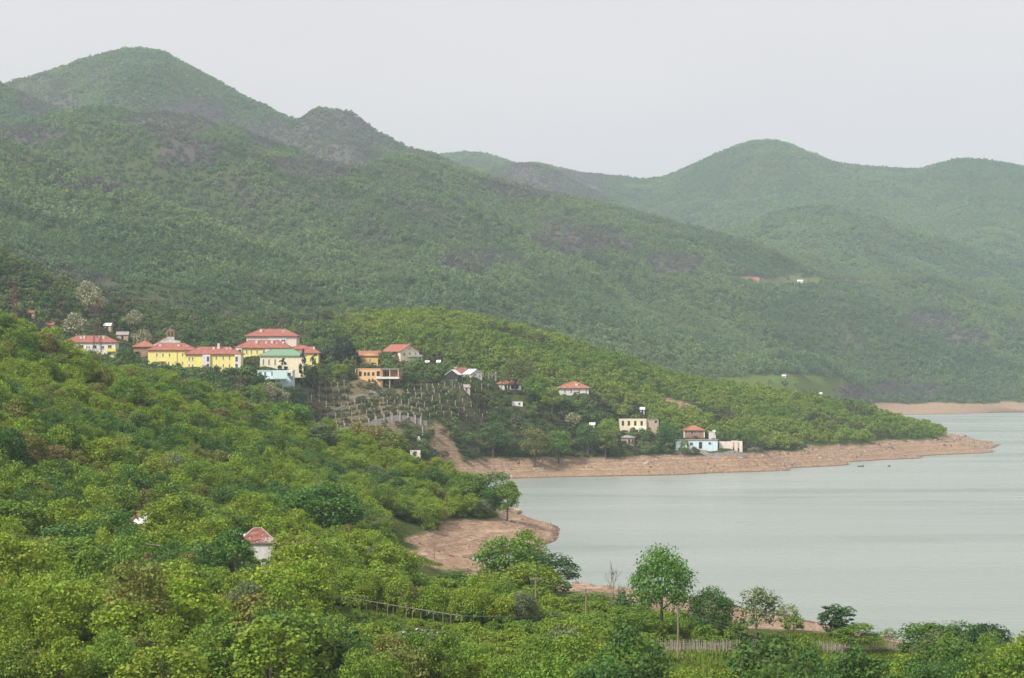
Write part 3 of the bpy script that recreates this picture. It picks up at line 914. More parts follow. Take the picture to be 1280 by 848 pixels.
# ------------------------------------------------------------------ buildings
def hip_roof(w, dp, h, rh, ov, ridge=None, th=0.22):
    """hipped roof over a footprint x in [-w/2,w/2], y in [0,dp]"""
    mb = MB()
    x0, x1, y0, y1 = -w / 2 - ov, w / 2 + ov, -ov, dp + ov
    ins = min((y1 - y0) / 2, (x1 - x0) / 2 - 0.3) if ridge is None else ridge
    ym = (y0 + y1) / 2
    v = [(x0, y0, h), (x1, y0, h), (x1, y1, h), (x0, y1, h), (x0, y0, h + th), (x1, y0, h + th), (x1, y1, h + th), (x0, y1, h + th), (x0 + ins, ym, h + rh), (x1 - ins, ym, h + rh)]
    mb.add(v, [(0, 3, 2, 1), (0, 1, 5, 4), (1, 2, 6, 5), (2, 3, 7, 6), (3, 0, 4, 7), (4, 5, 9, 8), (5, 6, 9), (6, 7, 8, 9), (7, 4, 8)])
    # ridge caps
    for a, b_ in ((8, 9), (4, 8), (7, 8), (5, 9), (6, 9)):
        mb.tube([Vector(v[a]) + Vector((0, 0, 0.03)), Vector(v[b_]) + Vector((0, 0, 0.03))], 0.13, 5)
    return mb


def gable_roof(w, dp, h, rh, ov, along='x', th=0.2):
    mb = MB()
    if along == 'y':
        prof = [(-w / 2 - ov, h - ov * rh / (w / 2)), (0, h + rh), (w / 2 + ov, h - ov * rh / (w / 2))]
        f = lambda a, z, s: (a, s, z)
        s0, s1 = -ov, dp + ov
    else:
        prof = [(-ov, h - ov * rh / (dp / 2)), (dp / 2, h + rh), (dp + ov, h - ov * rh / (dp / 2))]
        f = lambda a, z, s: (s, a, z)
        s0, s1 = -w / 2 - ov, w / 2 + ov
    for i in (0, 1):
        (a0, z0), (a1, z1) = prof[i], prof[i + 1]
        v = [f(a0, z0, s0), f(a1, z1, s0), f(a1, z1, s1), f(a0, z0, s1)]
        v += [(p[0], p[1], p[2] + th) for p in v]
        mb.add(v, [(0, 1, 2, 3), (7, 6, 5, 4), (0, 4, 5, 1), (1, 5, 6, 2), (2, 6, 7, 3), (3, 7, 4, 0)])
    mb.tube([f(prof[1][0], prof[1][1] + th, s0), f(prof[1][0], prof[1][1] + th, s1)], 0.15, 5)
    return mb


_fr = {}
def frame_mesh(w, h):
    k = (round(w, 2), round(h, 2))
    if k not in _fr:
        mb = MB(); t = min(0.12, w * 0.14)
        mb.box(-w / 2, -w / 2 + t, -0.07, 0.02, 0, h); mb.box(w / 2 - t, w / 2, -0.07, 0.02, 0, h)
        mb.box(-w / 2 + t, w / 2 - t, -0.07, 0.02, h - t, h)
        mb.box(-w / 2 - 0.08, w / 2 + 0.08, -0.16, 0.02, -0.1, 0)
        mb.box(-0.03, 0.03, -0.05, -0.012, 0, h - t)
        p = MB(); p.box(-w / 2 + t, w / 2 - t, -0.03, 0.01, 0.002, h - t)
        _fr[k] = (mb.mesh('window', M['frame']), p.mesh('pane', M['glass']))
    return _fr[k]


class Building:
    """a house whose front wall was measured at distance d: px0..px1 wide, from row py_base up to row py_eave"""
    def __init__(s, name, label, cat, px0, px1, py_eave, py_base, d, depth, rz=0.0, wfac=1.0, group=None):
        d += 72 if px0 == 447.5 else dshift((px0 + px1) / 2)
        if name == 'pump_house': d = hit((px0 + px1) / 2, py_base, 800)
        s.k = d / F; s.d = d; s.pxc = (px0 + px1) / 2
        s.z0 = zpy(py_base, d)
        s.w = (px1 - px0) * s.k * wfac; s.dp = depth
        s.h = zpy(py_eave, d) - s.z0
        s.root = thing(name, label, cat, P(s.pxc, d, s.z0), rz, group)
        s.low = 3.0
        FOOT.append((px0, px1, d, depth, py_eave))

    def lx(s, px): return (px - s.pxc) * s.k
    def lz(s, py): return zpy(py, s.d) - s.z0

    def walls(s, mat, gable=None, rh=0):
        mb = MB()
        mb.box(-s.w / 2, s.w / 2, 0, s.dp, -s.low, s.h)
        if gable == 'y':
            for y in (0, s.dp):
                mb.add([(-s.w / 2, y, s.h), (s.w / 2, y, s.h), (0, y, s.h + rh)], [(0, 1, 2)])
        if gable == 'x':
            for x in (-s.w / 2, s.w / 2):
                mb.add([(x, 0, s.h), (x, s.dp, s.h), (x, s.dp / 2, s.h + rh)], [(0, 1, 2)])
        s.wall = mb.build('wall', M[mat], s.root)
        return s

    def hip(s, py_apex, mat, ov=0.7, ridge=None):
        s.rh = zpy(py_apex, s.d + s.dp / 2) - s.z0 - s.h
        s.roof = hip_roof(s.w, s.dp, s.h, s.rh, ov, ridge).build('roof', M[mat], s.root)
        return s

    def gable(s, rh, mat, ov=0.5, along='x'):
        s.rh = rh
        s.roof = gable_roof(s.w, s.dp, s.h, rh, ov, along).build('roof', M[mat], s.root)
        return s

    def flat(s, mat='concrete', ov=0.25, th=0.25):
        mb = MB(); mb.box(-s.w / 2 - ov, s.w / 2 + ov, -ov, s.dp + ov, s.h, s.h + th)
        s.roof = mb.build('roof', M[mat], s.root)
        return s

    def chimney(s, px, py, sz=0.8, hh=1.2, mat='white', fy=0.3):
        y = s.dp * fy
        z = zpy(py, s.d + y) - s.z0
        mb = MB(); mb.box(-sz / 2, sz / 2, -sz / 2, sz / 2, -1.6, hh * 0.5); mb.box(-sz * .65, sz * .65, -sz * .65, sz * .65, hh * 0.5, hh * 0.5 + 0.15)
        mb.build('chimney', M[mat], s.roof, (s.lx(px), y, z))
        return s

    def win(s, px, py, wpx=1.9, hpx=4.2, y=0.0, dark=False):
        """window centred on photograph pixel px, py of the front wall"""
        w, h = wpx * s.k, hpx * s.k
        x, z = s.lx(px), s.lz(py) - h / 2
        if dark:
            mb = MB(); mb.box(-w / 2, w / 2, -0.02, 0.01, 0, h)
            mb.box(-w / 2 - .1, w / 2 + .1, -0.1, 0.01, -0.1, -0.002)
            mb2 = MB(); mb2.box(-w / 2 - .12, -w / 2, -0.09, 0.01, 0, h); mb2.box(w / 2, w / 2 + .12, -0.09, 0.01, 0, h); mb2.box(-w / 2 - .12, w / 2 + .12, -0.09, 0.01, h, h + .12)
            o = mb2.build('window', M['concrete'], s.root, (x, y, z))
            mb.build('opening', M['dark'], o)
            return s
        fme, pme = frame_mesh(w, h)
        o = link('window', fme, s.root, (x, y, z))
        link('pane', pme, o)
        return s

    def side_wins(s, n=2, rows=1, w=0.8, h=1.3):
        """windows of the side walls"""
        for sd in (-1, 1):
            for r_ in range(rows):
                for i in range(n):
                    fme, pme = frame_mesh(w, h)
                    o = link('window', fme, s.root, (sd * s.w / 2, s.dp * (i + 1) / (n + 1), s.h * (0.28 + r_ * 0.45) if rows > 1 else s.h * 0.4), sd * math.pi / 2)
                    link('pane', pme, o)
        return s

    def part(s, name, mat, x0, x1, y0, y1, z0, z1):
        mb = MB(); mb.box(x0, x1, y0, y1, z0, z1)
        return mb.build(name, M[mat], s.root)

    def panel(s, name, mat, pxa, pxb, pya, pyb, y0=-0.06, y1=0.02):
        """box on the front wall between two columns and two rows of the photograph"""
        return s.part(name, mat, s.lx(pxa), s.lx(pxb), y0, y1, s.lz(pyb), s.lz(pya))

    def balcony(s, pxa, pxb, pya, pyb, mat, out=1.3):
        x0, x1, z1, z0 = s.lx(pxa), s.lx(pxb), s.lz(pya), s.lz(pyb)
        mb = MB()
        mb.box(x0, x1, -out, 0.02, z0, z0 + 0.15)
        mb.box(x0, x1, -out, -out + 0.1, z0 + 0.15, z1); mb.box(x0, x0 + 0.1, -out + 0.1, 0.0, z0 + 0.15, z1); mb.box(x1 - 0.1, x1, -out + 0.1, 0.0, z0 + 0.15, z1)
        return mb.build('balcony', M[mat], s.root)

    def door(s, px, py, wpx, hpx, mat='wood'):
        w, h = wpx * s.k, hpx * s.k
        x, z = s.lx(px), s.lz(py) - h / 2
        mb = MB(); mb.box(-w / 2, w / 2, -0.05, 0.01, 0, h)
        o = mb.build('door', M[mat], s.root, (x, 0, z))
        mf = MB(); mf.box(-w / 2 - .1, -w / 2, -.09, .01, 0, h + .1); mf.box(w / 2, w / 2 + .1, -.09, .01, 0, h + .1); mf.box(-w / 2, w / 2, -.09, .01, h, h + .1)
        mf.build('door_frame', M['frame'], o)
        return s


FOOT = []
M['soil'] = plain('terrace_soil', (0.26, 0.19, 0.14), var=.25)
# --- white flats above the wood
B = Building('apartment_house', 'white three-storey flats with yellow balconies, standing alone above the wood', 'building', 80, 144, 428.5, 452, 850, 11, 0.05)
B.walls('white').hip(420.0, 'tile', 0.6, 5.2)
for q in [(102, 433.2, 5, 4), (128, 434.2, 4, 4), (137, 433.2, 5, 4), (111.5, 434.2, 1.8, 3.6), (108.6, 434.2, 1.8, 3.6), (118.5, 433.5, 5, 4), (88, 434, 2, 3.6), (102, 442.5, 4.5, 4), (119, 443, 4.5, 4), (130.5, 442.6, 2, 3.6), (136.5, 442.6, 4.5, 4)]: B.win(*q)
for q in [(96.5, 107, 436.2, 439.8), (133.5, 144.8, 436, 439.7), (136.5, 145.5, 444.5, 448.2), (117, 124.5, 440.2, 444)]: B.balcony(*q, 'lemon')
for px, py in [(100, 422.3), (104, 421.6), (124, 421.4), (128, 422)]: B.chimney(px, py, 0.8, 1.0)
B.side_wins(2, 2)
# --- church
B = Building('church', 'brick church with a small bell gable, behind the long yellow house', 'church', 190, 236, 433, 462, 935, 24, 0.25, 0.85)
B.walls('brick', 'y', 3.6).gable(3.6, 'tile_orange', 0.5, 'y')
# white scalloped front gable and bell gable
mb = MB()
hw = B.w / 2 + 0.5
pr = [(-hw, B.h - 1), (-hw, B.h + 0.6), (-hw * .62, B.h + 1.3), (-hw * .55, B.h + 2.3), (-hw * .25, B.h + 2.9), (-hw * .2, B.h + 4.2), (hw * .2, B.h + 4.2), (hw * .25, B.h + 2.9), (hw * .55, B.h + 2.3), (hw * .62, B.h + 1.3), (hw, B.h + 0.6), (hw, B.h - 1)]
n_ = len(pr)
mb.add([(x, -0.5, z) for x, z in pr] + [(x, -0.05, z) for x, z in pr], [tuple(range(n_)), tuple(range(2 * n_ - 1, n_ - 1, -1))] + [(i, n_ + i, n_ + (i + 1) % n_, (i + 1) % n_) for i in range(n_)])
mb.build('front_gable', M['white'], B.root)
mb = MB(); zb = B.h + 4.2
for x in (-1.75, -0.25, 1.25): mb.box(x, x + 0.5, -0.6, 0.2, zb, zb + 2.4)
mb.box(-1.75, 1.75, -0.6, 0.2, zb + 2.4, zb + 2.9); mb.box(-1.0, 1.0, -0.55, 0.15, zb + 2.9, zb + 3.4); mb.box(-.2, .2, -.4, 0, zb + 3.4, zb + 4.2)
bg_ = mb.build('bell_gable', M['brick'], B.root)
for x in (-0.75, 0.75):
    mb = MB(); mb.tube([(x, -0.2, zb + 2.2), (x, -0.2, zb + 1.9), (x, -0.2, zb + 1.2)], [0.12, 0.3, 0.42], 8); mb.build('bell', M['rust'], bg_)
B = Building('parish_house', 'low brick annexe with orange tiles, joined to the church', 'building', 167, 192, 434, 452, 930, 10, 0.06)
B.walls('brick').hip(426.3, 'tile_orange', 0.7)
B.win(172, 442, 2, 3.5).win(180, 442, 2, 3.5)
# --- long yellow houses
B = Building('yellow_house', 'yellow house with a canopied door, in front of the church', 'building', 185, 243, 438.2, 463.8, 885, 12, 0.0)
B.walls('yellow').hip(429.2, 'tile', 0.7, 6.0)
for px in (196, 203.6, 211.8, 228): B.win(px, 443.6)
for px in (196.4, 210.8, 228): B.win(px, 454.2)
for px in (196, 211, 228.6): B.win(px, 461.9, 1.9, 2.6)
B.door(203.7, 458.6, 2.6, 7.5)
B.panel('door_canopy', 'greyroof', 199.8, 206.4, 451.7, 452.5, -1.2, 0.02)
mb = MB(); mb.tube([(B.lx(221.4), -0.12, 0), (B.lx(221.4), -0.12, B.h)], 0.08, 6); mb.build('drainpipe', M['brick'], B.root)
for px, py in [(199, 432.6), (222, 432.6), (233, 434.5)]: B.chimney(px, py, 1.0, 1.2)
B.side_wins(2, 2)
B = Building('yellow_school', 'wide yellow building with two white balcony bays and a grey basement', 'building', 232, 299.5, 443.3, 476.5, 868, 13, 0.0)
B.walls('yellow').hip(434.0, 'tile', 0.75, 5.6)
for px in (236.4, 240.8):
    for py in (448.4, 457.8): B.win(px, py, 1.8, 4.6)
for px in (270.3, 279, 286.8):
    for py in (447.4, 457.3): B.win(px, py, 1.9, 4.4)
for a, c_ in ((253.5, 263), (293.8, 301.2)):
    bay = B.panel('balcony_bay', 'white', a, c_, 443.6, 463.6, -0.9, 0.02)
    for py in (448.8, 457.8):
        m_ = a + (c_ - a) * (0.72 if a < 270 else 0.3)
        w, h = 3.6 * B.k, 6.4 * B.k
        fme, pme = frame_mesh(w, h)
        o = link('window', fme, bay, (B.lx(m_), -0.9, B.lz(py) - h / 2)); link('pane', pme, o)
    B.balcony(a + (0.5 if a < 270 else -0.2), c_ + 0.3, 459.6, 461.8, 'concrete', 1.9)
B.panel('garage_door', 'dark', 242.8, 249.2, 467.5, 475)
B.panel('basement_wall', 'concrete', 270.5, 306, 463.9, 476.2, -1.6, 4)
for px, py in ((278, 468.4), (289.6, 468.8)):
    w, h = 2.2 * B.k, 3.6 * B.k; fme, pme = frame_mesh(w, h)
    o = link('window', fme, B.root, (B.lx(px), -1.6, B.lz(py) - h / 2)); link('pane', pme, o)
B.door(261.3, 470.5, 3, 9, 'dark')
B.panel('entrance_wall', 'pinkwhite', 256.5, 270, 464.2, 476.4, -0.05, 0.01)
B.panel('red_laundry', 'tile', 257, 258.6, 467, 474.5, -0.12, 0.0); B.panel('red_laundry', 'tile', 264.5, 266.2, 466, 473, -0.12, 0.0); B.panel('red_laundry', 'tile', 267.2, 268.6, 465.5, 472, -0.12, 0.0)  # coloured laundry hanging around the lower door, built as thin red boxes
for px, py in [(247, 438.5), (265.5, 436), (271.5, 431.6), (282, 437), (286.5, 437.2)]: B.chimney(px, py, 0.9, 1.2, fy=0.35)
B.side_wins(2, 2)
B = Building('yellow_annexe', 'yellow house with a white corner bay, below the large pale block', 'building', 295, 361, 435.4, 458.5, 915, 13, 0.0)
B.walls('yellow').hip(425.8, 'tile', 0.75, 5.8)
for px in (308.4, 314.2, 321.4):
    for py in (439.9, 449.6): B.win(px, py, 1.8, 4.6)
for px, py in ((330, 440.2), (336, 440.2)): B.win(px, py, 2.6, 4.6)
B.panel('corner_bay', 'white', 294.4, 302.2, 435.6, 458.4, -0.7, 0.02)
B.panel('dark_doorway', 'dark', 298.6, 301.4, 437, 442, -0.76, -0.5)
B.panel('stair_bay', 'white', 331.5, 337.5, 435.8, 441.5, -0.3, 0.0)
for px, py in [(319.5, 427.5), (331.8, 429), (339, 427.6), (345, 430.4), (353, 428.5)]: B.chimney(px, py, 0.9, 1.2, fy=0.3)
B.side_wins(2, 2)
B = Building('pale_block', 'large pale block with a deep hipped red roof, highest of the village centre', 'building', 308, 370.5, 420.6, 445, 965, 15, 0.0)
B.walls('pinkwhite').hip(411.6, 'tile', 0.9, 6.6)
B.panel('loggia_wall', 'white', 336, 358.5, 421.6, 436, -0.12, 0.01)
for px, py, w, h in [(354.2, 427.5, 5.6, 6), (348, 426.8, 2, 4), (341.5, 426.8, 2, 4)]: B.win(px, py, w, h, -0.12)
B.win(314, 428, 2, 4).win(325, 428, 2, 4)
B.balcony(350.5, 357.5, 428.8, 431.2, 'concrete', 1.0)
for px, py in [(325, 413.7), (353.3, 415.5), (355.4, 416.3)]: B.chimney(px, py, 1.0, 1.3, fy=0.3)
B.side_wins(2, 2)
B = Building('green_roofed_house', 'pale house with a green metal roof and three tall windows', 'building', 325, 379, 445.2, 463.4, 885, 11, 0.0)
B.walls('cream').hip(437.0, 'greenroof', 0.7, 5.4)
for px in (329.3, 336.2, 343.8, 353): B.win(px, 452.6, 2.1, 7.2)
B.side_wins(2, 1)
B = Building('red_roofed_house', 'yellow-walled house with stepped red roofs, beside the dark conifers', 'building', 376, 398, 442.0, 460, 948, 12, 0.0)
B.walls('yellow').hip(433.5, 'tile', 0.7)
mb = hip_roof(11, 9, 0, 1.9, 0.5); o = mb.build('upper_roof', M['tile'], B.root, (-4.5, 6, B.h + 1.9))
mb = MB(); mb.box(-5, 5, 0.2, 8.8, -4, 0); mb.build('upper_wall', M['cream'], o)
for px in (382, 388, 394): B.win(px, 450, 2, 4.4)
B.chimney(391.5, 435.5)
# --- turquoise terrace restaurant
B = Building('terrace_restaurant', 'turquoise low building with a long white-edged terrace on posts', 'building', 322, 366, 463.6, 475.5, 866, 9, 0.0)
B.walls('teal').flat('blueish', 0.3, 0.2)
B.panel('terrace_slab', 'blueish', 314.8, 356, 471.2, 474.2, -3.2, 0.0)
B.panel('turquoise_screen', 'teal', 342.5, 359.5, 463.8, 473.4, -3.3, -3.1)
for px in (316, 328, 345, 352): B.panel('terrace_post', 'concrete', px, px + 0.8, 474.2, 482, -2.9, -2.5)
for px, w, h in ((325.5, 4, 5.5), (331.5, 3, 5.5), (340, 2.5, 5)): B.win(px, 467.6, w, h)
B.panel('white_storeroom', 'white', 359.8, 366.4, 463.4, 470.5, -3.0, -0.01)
B.win(362.3, 468, 3.4, 3.2, -3.0, True)
# --- orange houses
B = Building('amber_house', 'amber house with an arched front, standing just above the orange house with balconies', 'building', 450.5, 472.5, 444.8, 461, 965, 9, 0.0)
B.walls('amber')
mb = gable_roof(B.w + 2.5, B.dp, B.h, 2.0, 0.6, 'x'); B.roof = mb.build('roof', M['tile_orange'], B.root, (0.6, 0, 0))
mb = MB(); ar = [(math.cos(a) * B.w * .42, B.h - 0.6 + math.sin(a) * 1.5) for a in np.linspace(0, math.pi, 9)]
n_ = len(ar); mb.add([(x, -0.12, z) for x, z in ar] + [(x, 0.3, z) for x, z in ar], [tuple(range(n_))] + [(i, n_ + i, n_ + (i + 1) % n_, (i + 1) % n_) for i in range(n_)])
mb.build('arched_front', M['amber'], B.root)
B.win(462.4, 450.4, 2, 4.4).win(456, 451, 1.6, 3.6)
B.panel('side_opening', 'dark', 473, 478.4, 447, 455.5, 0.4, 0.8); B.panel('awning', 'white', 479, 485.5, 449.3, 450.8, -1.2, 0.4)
th = math.radians(38)
B = Building('gabled_house', 'cream gabled house with balcony and red roof, at the edge of the hillside wood', 'building', 501, 523.5, 439.2, 459.5, 985, 15, th, 1 / math.cos(th))
B.walls('cream', 'y', 3.0).gable(3.0, 'tile', 0.6, 'y')
for fx in (-0.30, 0, 0.30):
    fme, pme = frame_mesh(1.1, 1.3); o = link('window', fme, B.root, (fx * B.w, 0, B.h - 1.9)); link('pane', pme, o)
for fx in (-0.1, 0.25):
    fme, pme = frame_mesh(1.2, 1.7); o = link('window', fme, B.root, (fx * B.w, 0, 1.6)); link('pane', pme, o)
fme, pme = frame_mesh(0.8, 0.8); o = link('window', fme, B.root, (0, 0, B.h + 1.0)); link('pane', pme, o)
mb = MB(); mb.box(-0.1 * B.w, B.w / 2 + 0.8, -1.5, 0, B.h - 2.6, B.h - 2.45); mb.box(-0.1 * B.w, B.w / 2 + 0.8, -1.5, -1.42, B.h - 2.45, B.h - 1.6); mb.build('balcony', M['white'], B.root)
mb = MB(); mb.box(B.w / 2 + .4, B.w / 2 + .7, -1.45, -1.15, -3, B.h - 2.6); mb.build('balcony_post', M['white'], B.root)
for i in range(4):
    fme, pme = frame_mesh(1.0, 1.2); o = link('window', fme, B.root, (-B.w / 2, 2.5 + i * 3.4, B.h - 1.9), -math.pi / 2); link('pane', pme, o)
mb = MB(); mb.box(-B.w / 2 - 3.2, -B.w / 2, 1.5, 9, 0, B.h - 2.6); pz = mb.build('porch', M['tile_dull'], B.root)
B = Building('orange_villa', 'orange house with open balconies stepping down the slope, below the amber house', 'building', 447.5, 476, 461.6, 488, 940, 11, -0.12)
B.walls('orange').flat('orange', 0.15, 0.3)
for px in (456.2, 460.7, 466.6): B.win(px, 467.6, 2.4, 3.8, 0, True)
for px in (461.4, 465.8): B.win(px, 475.4, 1.7, 2.6, 0, True)
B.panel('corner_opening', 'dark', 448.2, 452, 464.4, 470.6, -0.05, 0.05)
B.panel('corner_pillar', 'orange', 443.8, 444.8, 462, 471, -0.2, 0.3); B.panel('corner_pillar', 'orange', 447, 448, 462, 471, -0.2, 0.3); B.panel('corner_slab', 'orange', 443.5, 448, 470.6, 472.4, -0.3, 3)
B.panel('corner_roof', 'concrete', 443.5, 449, 461.2, 462.2, -0.3, 3)
B.panel('wing_wall', 'brick', 476.2, 499, 462.6, 487, 2.5, 10)
B.panel('wing_roof', 'concrete', 476.4, 499.6, 460.8, 462.3, -0.6, 10)
B.panel('balcony_slab', 'white', 470.5, 499.4, 471.2, 473.8, -1.2, 2.4)
for px in (477.4, 487.2, 498): B.panel('balcony_pillar', 'orange', px, px + 1.0, 462.5, 471, -0.5, -0.2)
for px in (477.4, 487.2): B.panel('lower_pillar', 'beige', px, px + 1.0, 474, 488, -0.5, -0.2)
for px in (473, 481.5, 485.3): B.win(px, 467.2, 3.6, 5.6, 2.4 if px > 476 else 0, True)
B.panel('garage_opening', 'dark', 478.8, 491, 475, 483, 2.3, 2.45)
# --- old houses on the slope
B = Building('old_farmhouse', 'low farmhouse with a faded grey-brown roof, beside a white-roofed shed', 'house', 562, 592, 468.6, 474, 1005, 9, 0.12)
B.walls('beige').hip(459.6, 'tile_dull', 0.6, 4.0)
B.win(577, 471.5, 2, 3); B.chimney(570.5, 460.5, 1.2, 0.8, fy=0.5)
B = Building('shed', 'small open shed with a white sheet roof, against the grey-brown farmhouse', 'shed', 557, 573, 468.4, 473.5, 992, 4.5, -0.3)
B.walls('dark', 'y', 2.0).gable(2.0, 'sheet', 0.4, 'y')
B = Building('cottage', 'small white gabled cottage beside the grey-brown farmhouse', 'house', 587, 603.5, 467.5, 474.5, 1000, 7, 0.5)
B.walls('white', 'y', 1.9).gable(1.9, 'sheet', 0.5, 'y')
B.win(600, 470.5, 2.6, 3.2).win(592, 470.5, 2, 3)
B = Building('hut', 'tiny grey flat-roofed hut between the cottage and the porch house', 'shed', 612.5, 620.5, 468, 475, 1008, 3.4, 0.0)
B.walls('concrete').flat('greyroof', 0.3, 0.2).win(617, 471.5, 2.4, 3.4, 0, True)
B.chimney(619.5, 467.5, 0.3, 1.0)
B = Building('porch_house', 'white house with a dark open porch and long red roof', 'house', 622, 651.5, 480.2, 489.5, 1008, 8, 0.0)
B.walls('white').hip(474.8, 'tile_orange', 0.6, 2.6)
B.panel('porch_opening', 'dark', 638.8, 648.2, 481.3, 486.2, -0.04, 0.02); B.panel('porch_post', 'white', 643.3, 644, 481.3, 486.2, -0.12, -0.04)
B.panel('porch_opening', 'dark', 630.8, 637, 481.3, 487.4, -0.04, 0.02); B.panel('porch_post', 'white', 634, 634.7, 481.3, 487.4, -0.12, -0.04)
B.win(626.5, 484, 1.6, 3)
B = Building('pyramid_roofed_house', 'small white house with a pointed red roof, deep among trees', 'house', 701, 736, 485.6, 494, 1030, 10, 0.1)
B.walls('white').hip(477.4, 'tile_orange', 0.8, 6.0)
for px in (706, 714, 724, 733): B.win(px, 489, 2.0, 4.2)
B.chimney(721.5, 481, 1.2, 1.0, fy=0.2)
B = Building('outhouse', 'grey outhouse half hidden by trees, near the house with the pointed roof', 'shed', 684.5, 690.5, 485.6, 493, 1030, 3, 0.2)
B.walls('concrete').flat('sheet', 0.3, 0.15); B.win(688, 488.6, 1.6, 2.4, 0, True)
B = Building('pump_house', 'small roofless white walled store below the porch house', 'shed', 640, 653.5, 502.2, 509, 975, 3.2, 0.0)
B.walls('white').flat('concrete', 0.05, 0.12); B.win(649, 505, 1.6, 2, 0, True)
B = Building('garden_hut', 'tiny pale garden hut among the vineyard posts', 'shed', 580.5, 587.5, 484.2, 489.5, 975, 3, 0.3)
B.walls('pinkwhite', 'x', 1.0).gable(1.0, 'greyroof', 0.3, 'x'); B.win(583, 486.6, 1.6, 2, 0, True)
# --- by the shore
B = Building('unfinished_house', 'flat-topped white concrete house with four upper openings and a dark porch', 'house', 774.5, 808, 524.6, 545, 1068, 9, 0.0)
B.walls('cream')
B.flat('cream', 0.05, 0.15)
B.part('side_block', 'beige', B.w / 2, B.w / 2 + 15.5 * B.k, 1.2, 9, -3, B.h - 0.15)
B.part('side_block_roof', 'concrete', B.w / 2 + 0.02, B.w / 2 + 15.9 * B.k, 1.0, 9.1, B.h - 0.15, B.h + 0.05)
for px in (778.6, 786, 794, 802): B.win(px, 529.2, 2.4, 5.2, 0, True)
B.panel('porch_lintel', 'white', 788, 808.2, 535.6, 537.2, -1.8, 0.0)
for px in (789.6, 798, 807): B.panel('porch_post', 'white', px - 0.6, px + 0.6, 537.2, 546, -1.8, -1.4)
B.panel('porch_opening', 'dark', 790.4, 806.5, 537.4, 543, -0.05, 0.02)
o = MB(); o.box(-.5, .5, -.04, 0.01, 0, 1.0); o.build('side_window', M['dark'], B.root, (B.lx(820), 1.2, B.lz(529)))
B = Building('stone_outbuilding', 'low pale outbuilding among bushes, below the white concrete house', 'shed', 777, 793, 547.6, 558, 1045, 5, 0.15)
B.walls('beige').hip(544.6, 'greyroof', 0.4)
for px in (786.5, 791): B.win(px, 551.5, 2, 4, 0, True)
B = Building('brick_cottage', 'little brick cottage with a hipped orange roof, above the pale blue house', 'house', 856, 879.5, 538.4, 549, 1080, 8, 0.0)
B.walls('brick').hip(531.8, 'tile_orange', 0.7, 4.6)
B.panel('corner_pillar', 'white', 854.5, 855.9, 538.4, 549, -0.1, 0.5); B.panel('corner_pillar', 'white', 879.6, 881, 538.4, 549, -0.1, 0.5)
B.win(865, 541, 4.2, 4.2).win(872, 541, 1.8, 4.2).win(860, 541, 1.6, 4)
B = Building('water_tank_house', 'small white block with a raised corner beside the brick cottage', 'shed', 886.5, 895, 540.6, 549, 1075, 3, 0.0)
B.walls('white').flat('sheet', 0.1, 0.15); B.part('raised_corner', 'white', 0.2, 1.5, 0.2, 2.5, B.h + 0.15, B.h + 1.1)
B = Building('pale_blue_house', 'long pale blue single-storey house with a flat roof, nearest to the lake shore', 'house', 845, 897, 550.6, 562, 1050, 7, 0.0)
B.walls('blueish').flat('concrete', 0.35, 0.25)
for q in [(851, 554.6, 1.8, 3), (864, 555, 4.6, 4), (887.2, 554.2, 4, 3)]: B.win(*q)
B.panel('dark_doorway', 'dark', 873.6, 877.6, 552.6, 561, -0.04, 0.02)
B = Building('ruined_house', 'roofless pale ruin with gaping openings beside the pale blue house', 'ruin', 899, 928, 551, 560.5, 1052, 6, -0.05)
mb = MB()
xs = [-B.w / 2, B.lx(913), B.lx(915.5), B.lx(918), B.lx(922), B.lx(926), B.w / 2]
mb.box(-B.w / 2, B.lx(914), 0, 0.4, -2, B.h * 0.9); mb.box(B.lx(914.01), B.lx(916), 0, 0.4, -2, B.h); mb.box(B.lx(918), B.lx(922), 0, 0.4, -2, B.h); mb.box(B.lx(924), B.w / 2, 0, 0.4, -2, B.h * 0.95)
mb.box(B.lx(916), B.lx(918), 0.02, 0.38, B.h * 0.8, B.h - 0.02); mb.box(B.lx(922), B.lx(924), 0.02, 0.38, B.h * 0.8, B.h * 0.94)
mb.build('front_wall', M['pinkwhite'], B.root)
mb = MB(); mb.box(-B.w / 2, B.w / 2, 5.6, 6, -2, B.h * 0.8); mb.box(-B.w / 2, -B.w / 2 + 0.4, 0.42, 5.58, -2, B.h * .85); mb.box(B.w / 2 - 0.4, B.w / 2, 0.42, 5.58, -2, B.h * .9); mb.build('rear_wall', M['beige'], B.root)
# --- small roofs on the rise behind the village and far away
_lh = [m_ for m_ in L if m_['name'] == 'long_hillside'][0]
def hut(label, px, py, wpx, d, roof, wall='beige', hh=2.4, name='hut'):
    k = d / F
    if d > 1500:
        q = ((_lh['PX'] - px) / 2.0) ** 2 + (_lh['PY'] - py - hh * F / d) ** 2
        i_ = np.unravel_index(np.argmin(q), q.shape); d = float(_lh['D'][i_]) - 1.0
        k = d / F
    if d < 1500:
        d = hit(px, py + hh * F / d, 800)
        k = d / F
    w = wpx * k
    z0 = zpy(py, d) - hh
    r_ = thing(name, label, 'shed', P(px, d, z0), rng.uniform(-.3, .3))
    mb = MB(); mb.box(-w / 2, w / 2, 0, w * .7, -4, hh); mb.build('wall', M[wall], r_)
    gable_roof(w, w * .7, hh, w * .16 + .3, 0.35, 'x').build('roof', M[roof], r_)
    mb = MB(); mb.box(-.5, .5, -.04, .01, 0, 1.9); mb.build('door', M['dark'], r_)
    FOOT.append((px - wpx / 2, px + wpx / 2, d, w * .7, py))
hut('tiny red-roofed shed on the rise behind the white flats', 62, 406, 10, 975, 'tile')
hut('white tin roof on the rise, just beside the rusty pylon', 134, 407, 9, 960, 'sheet')
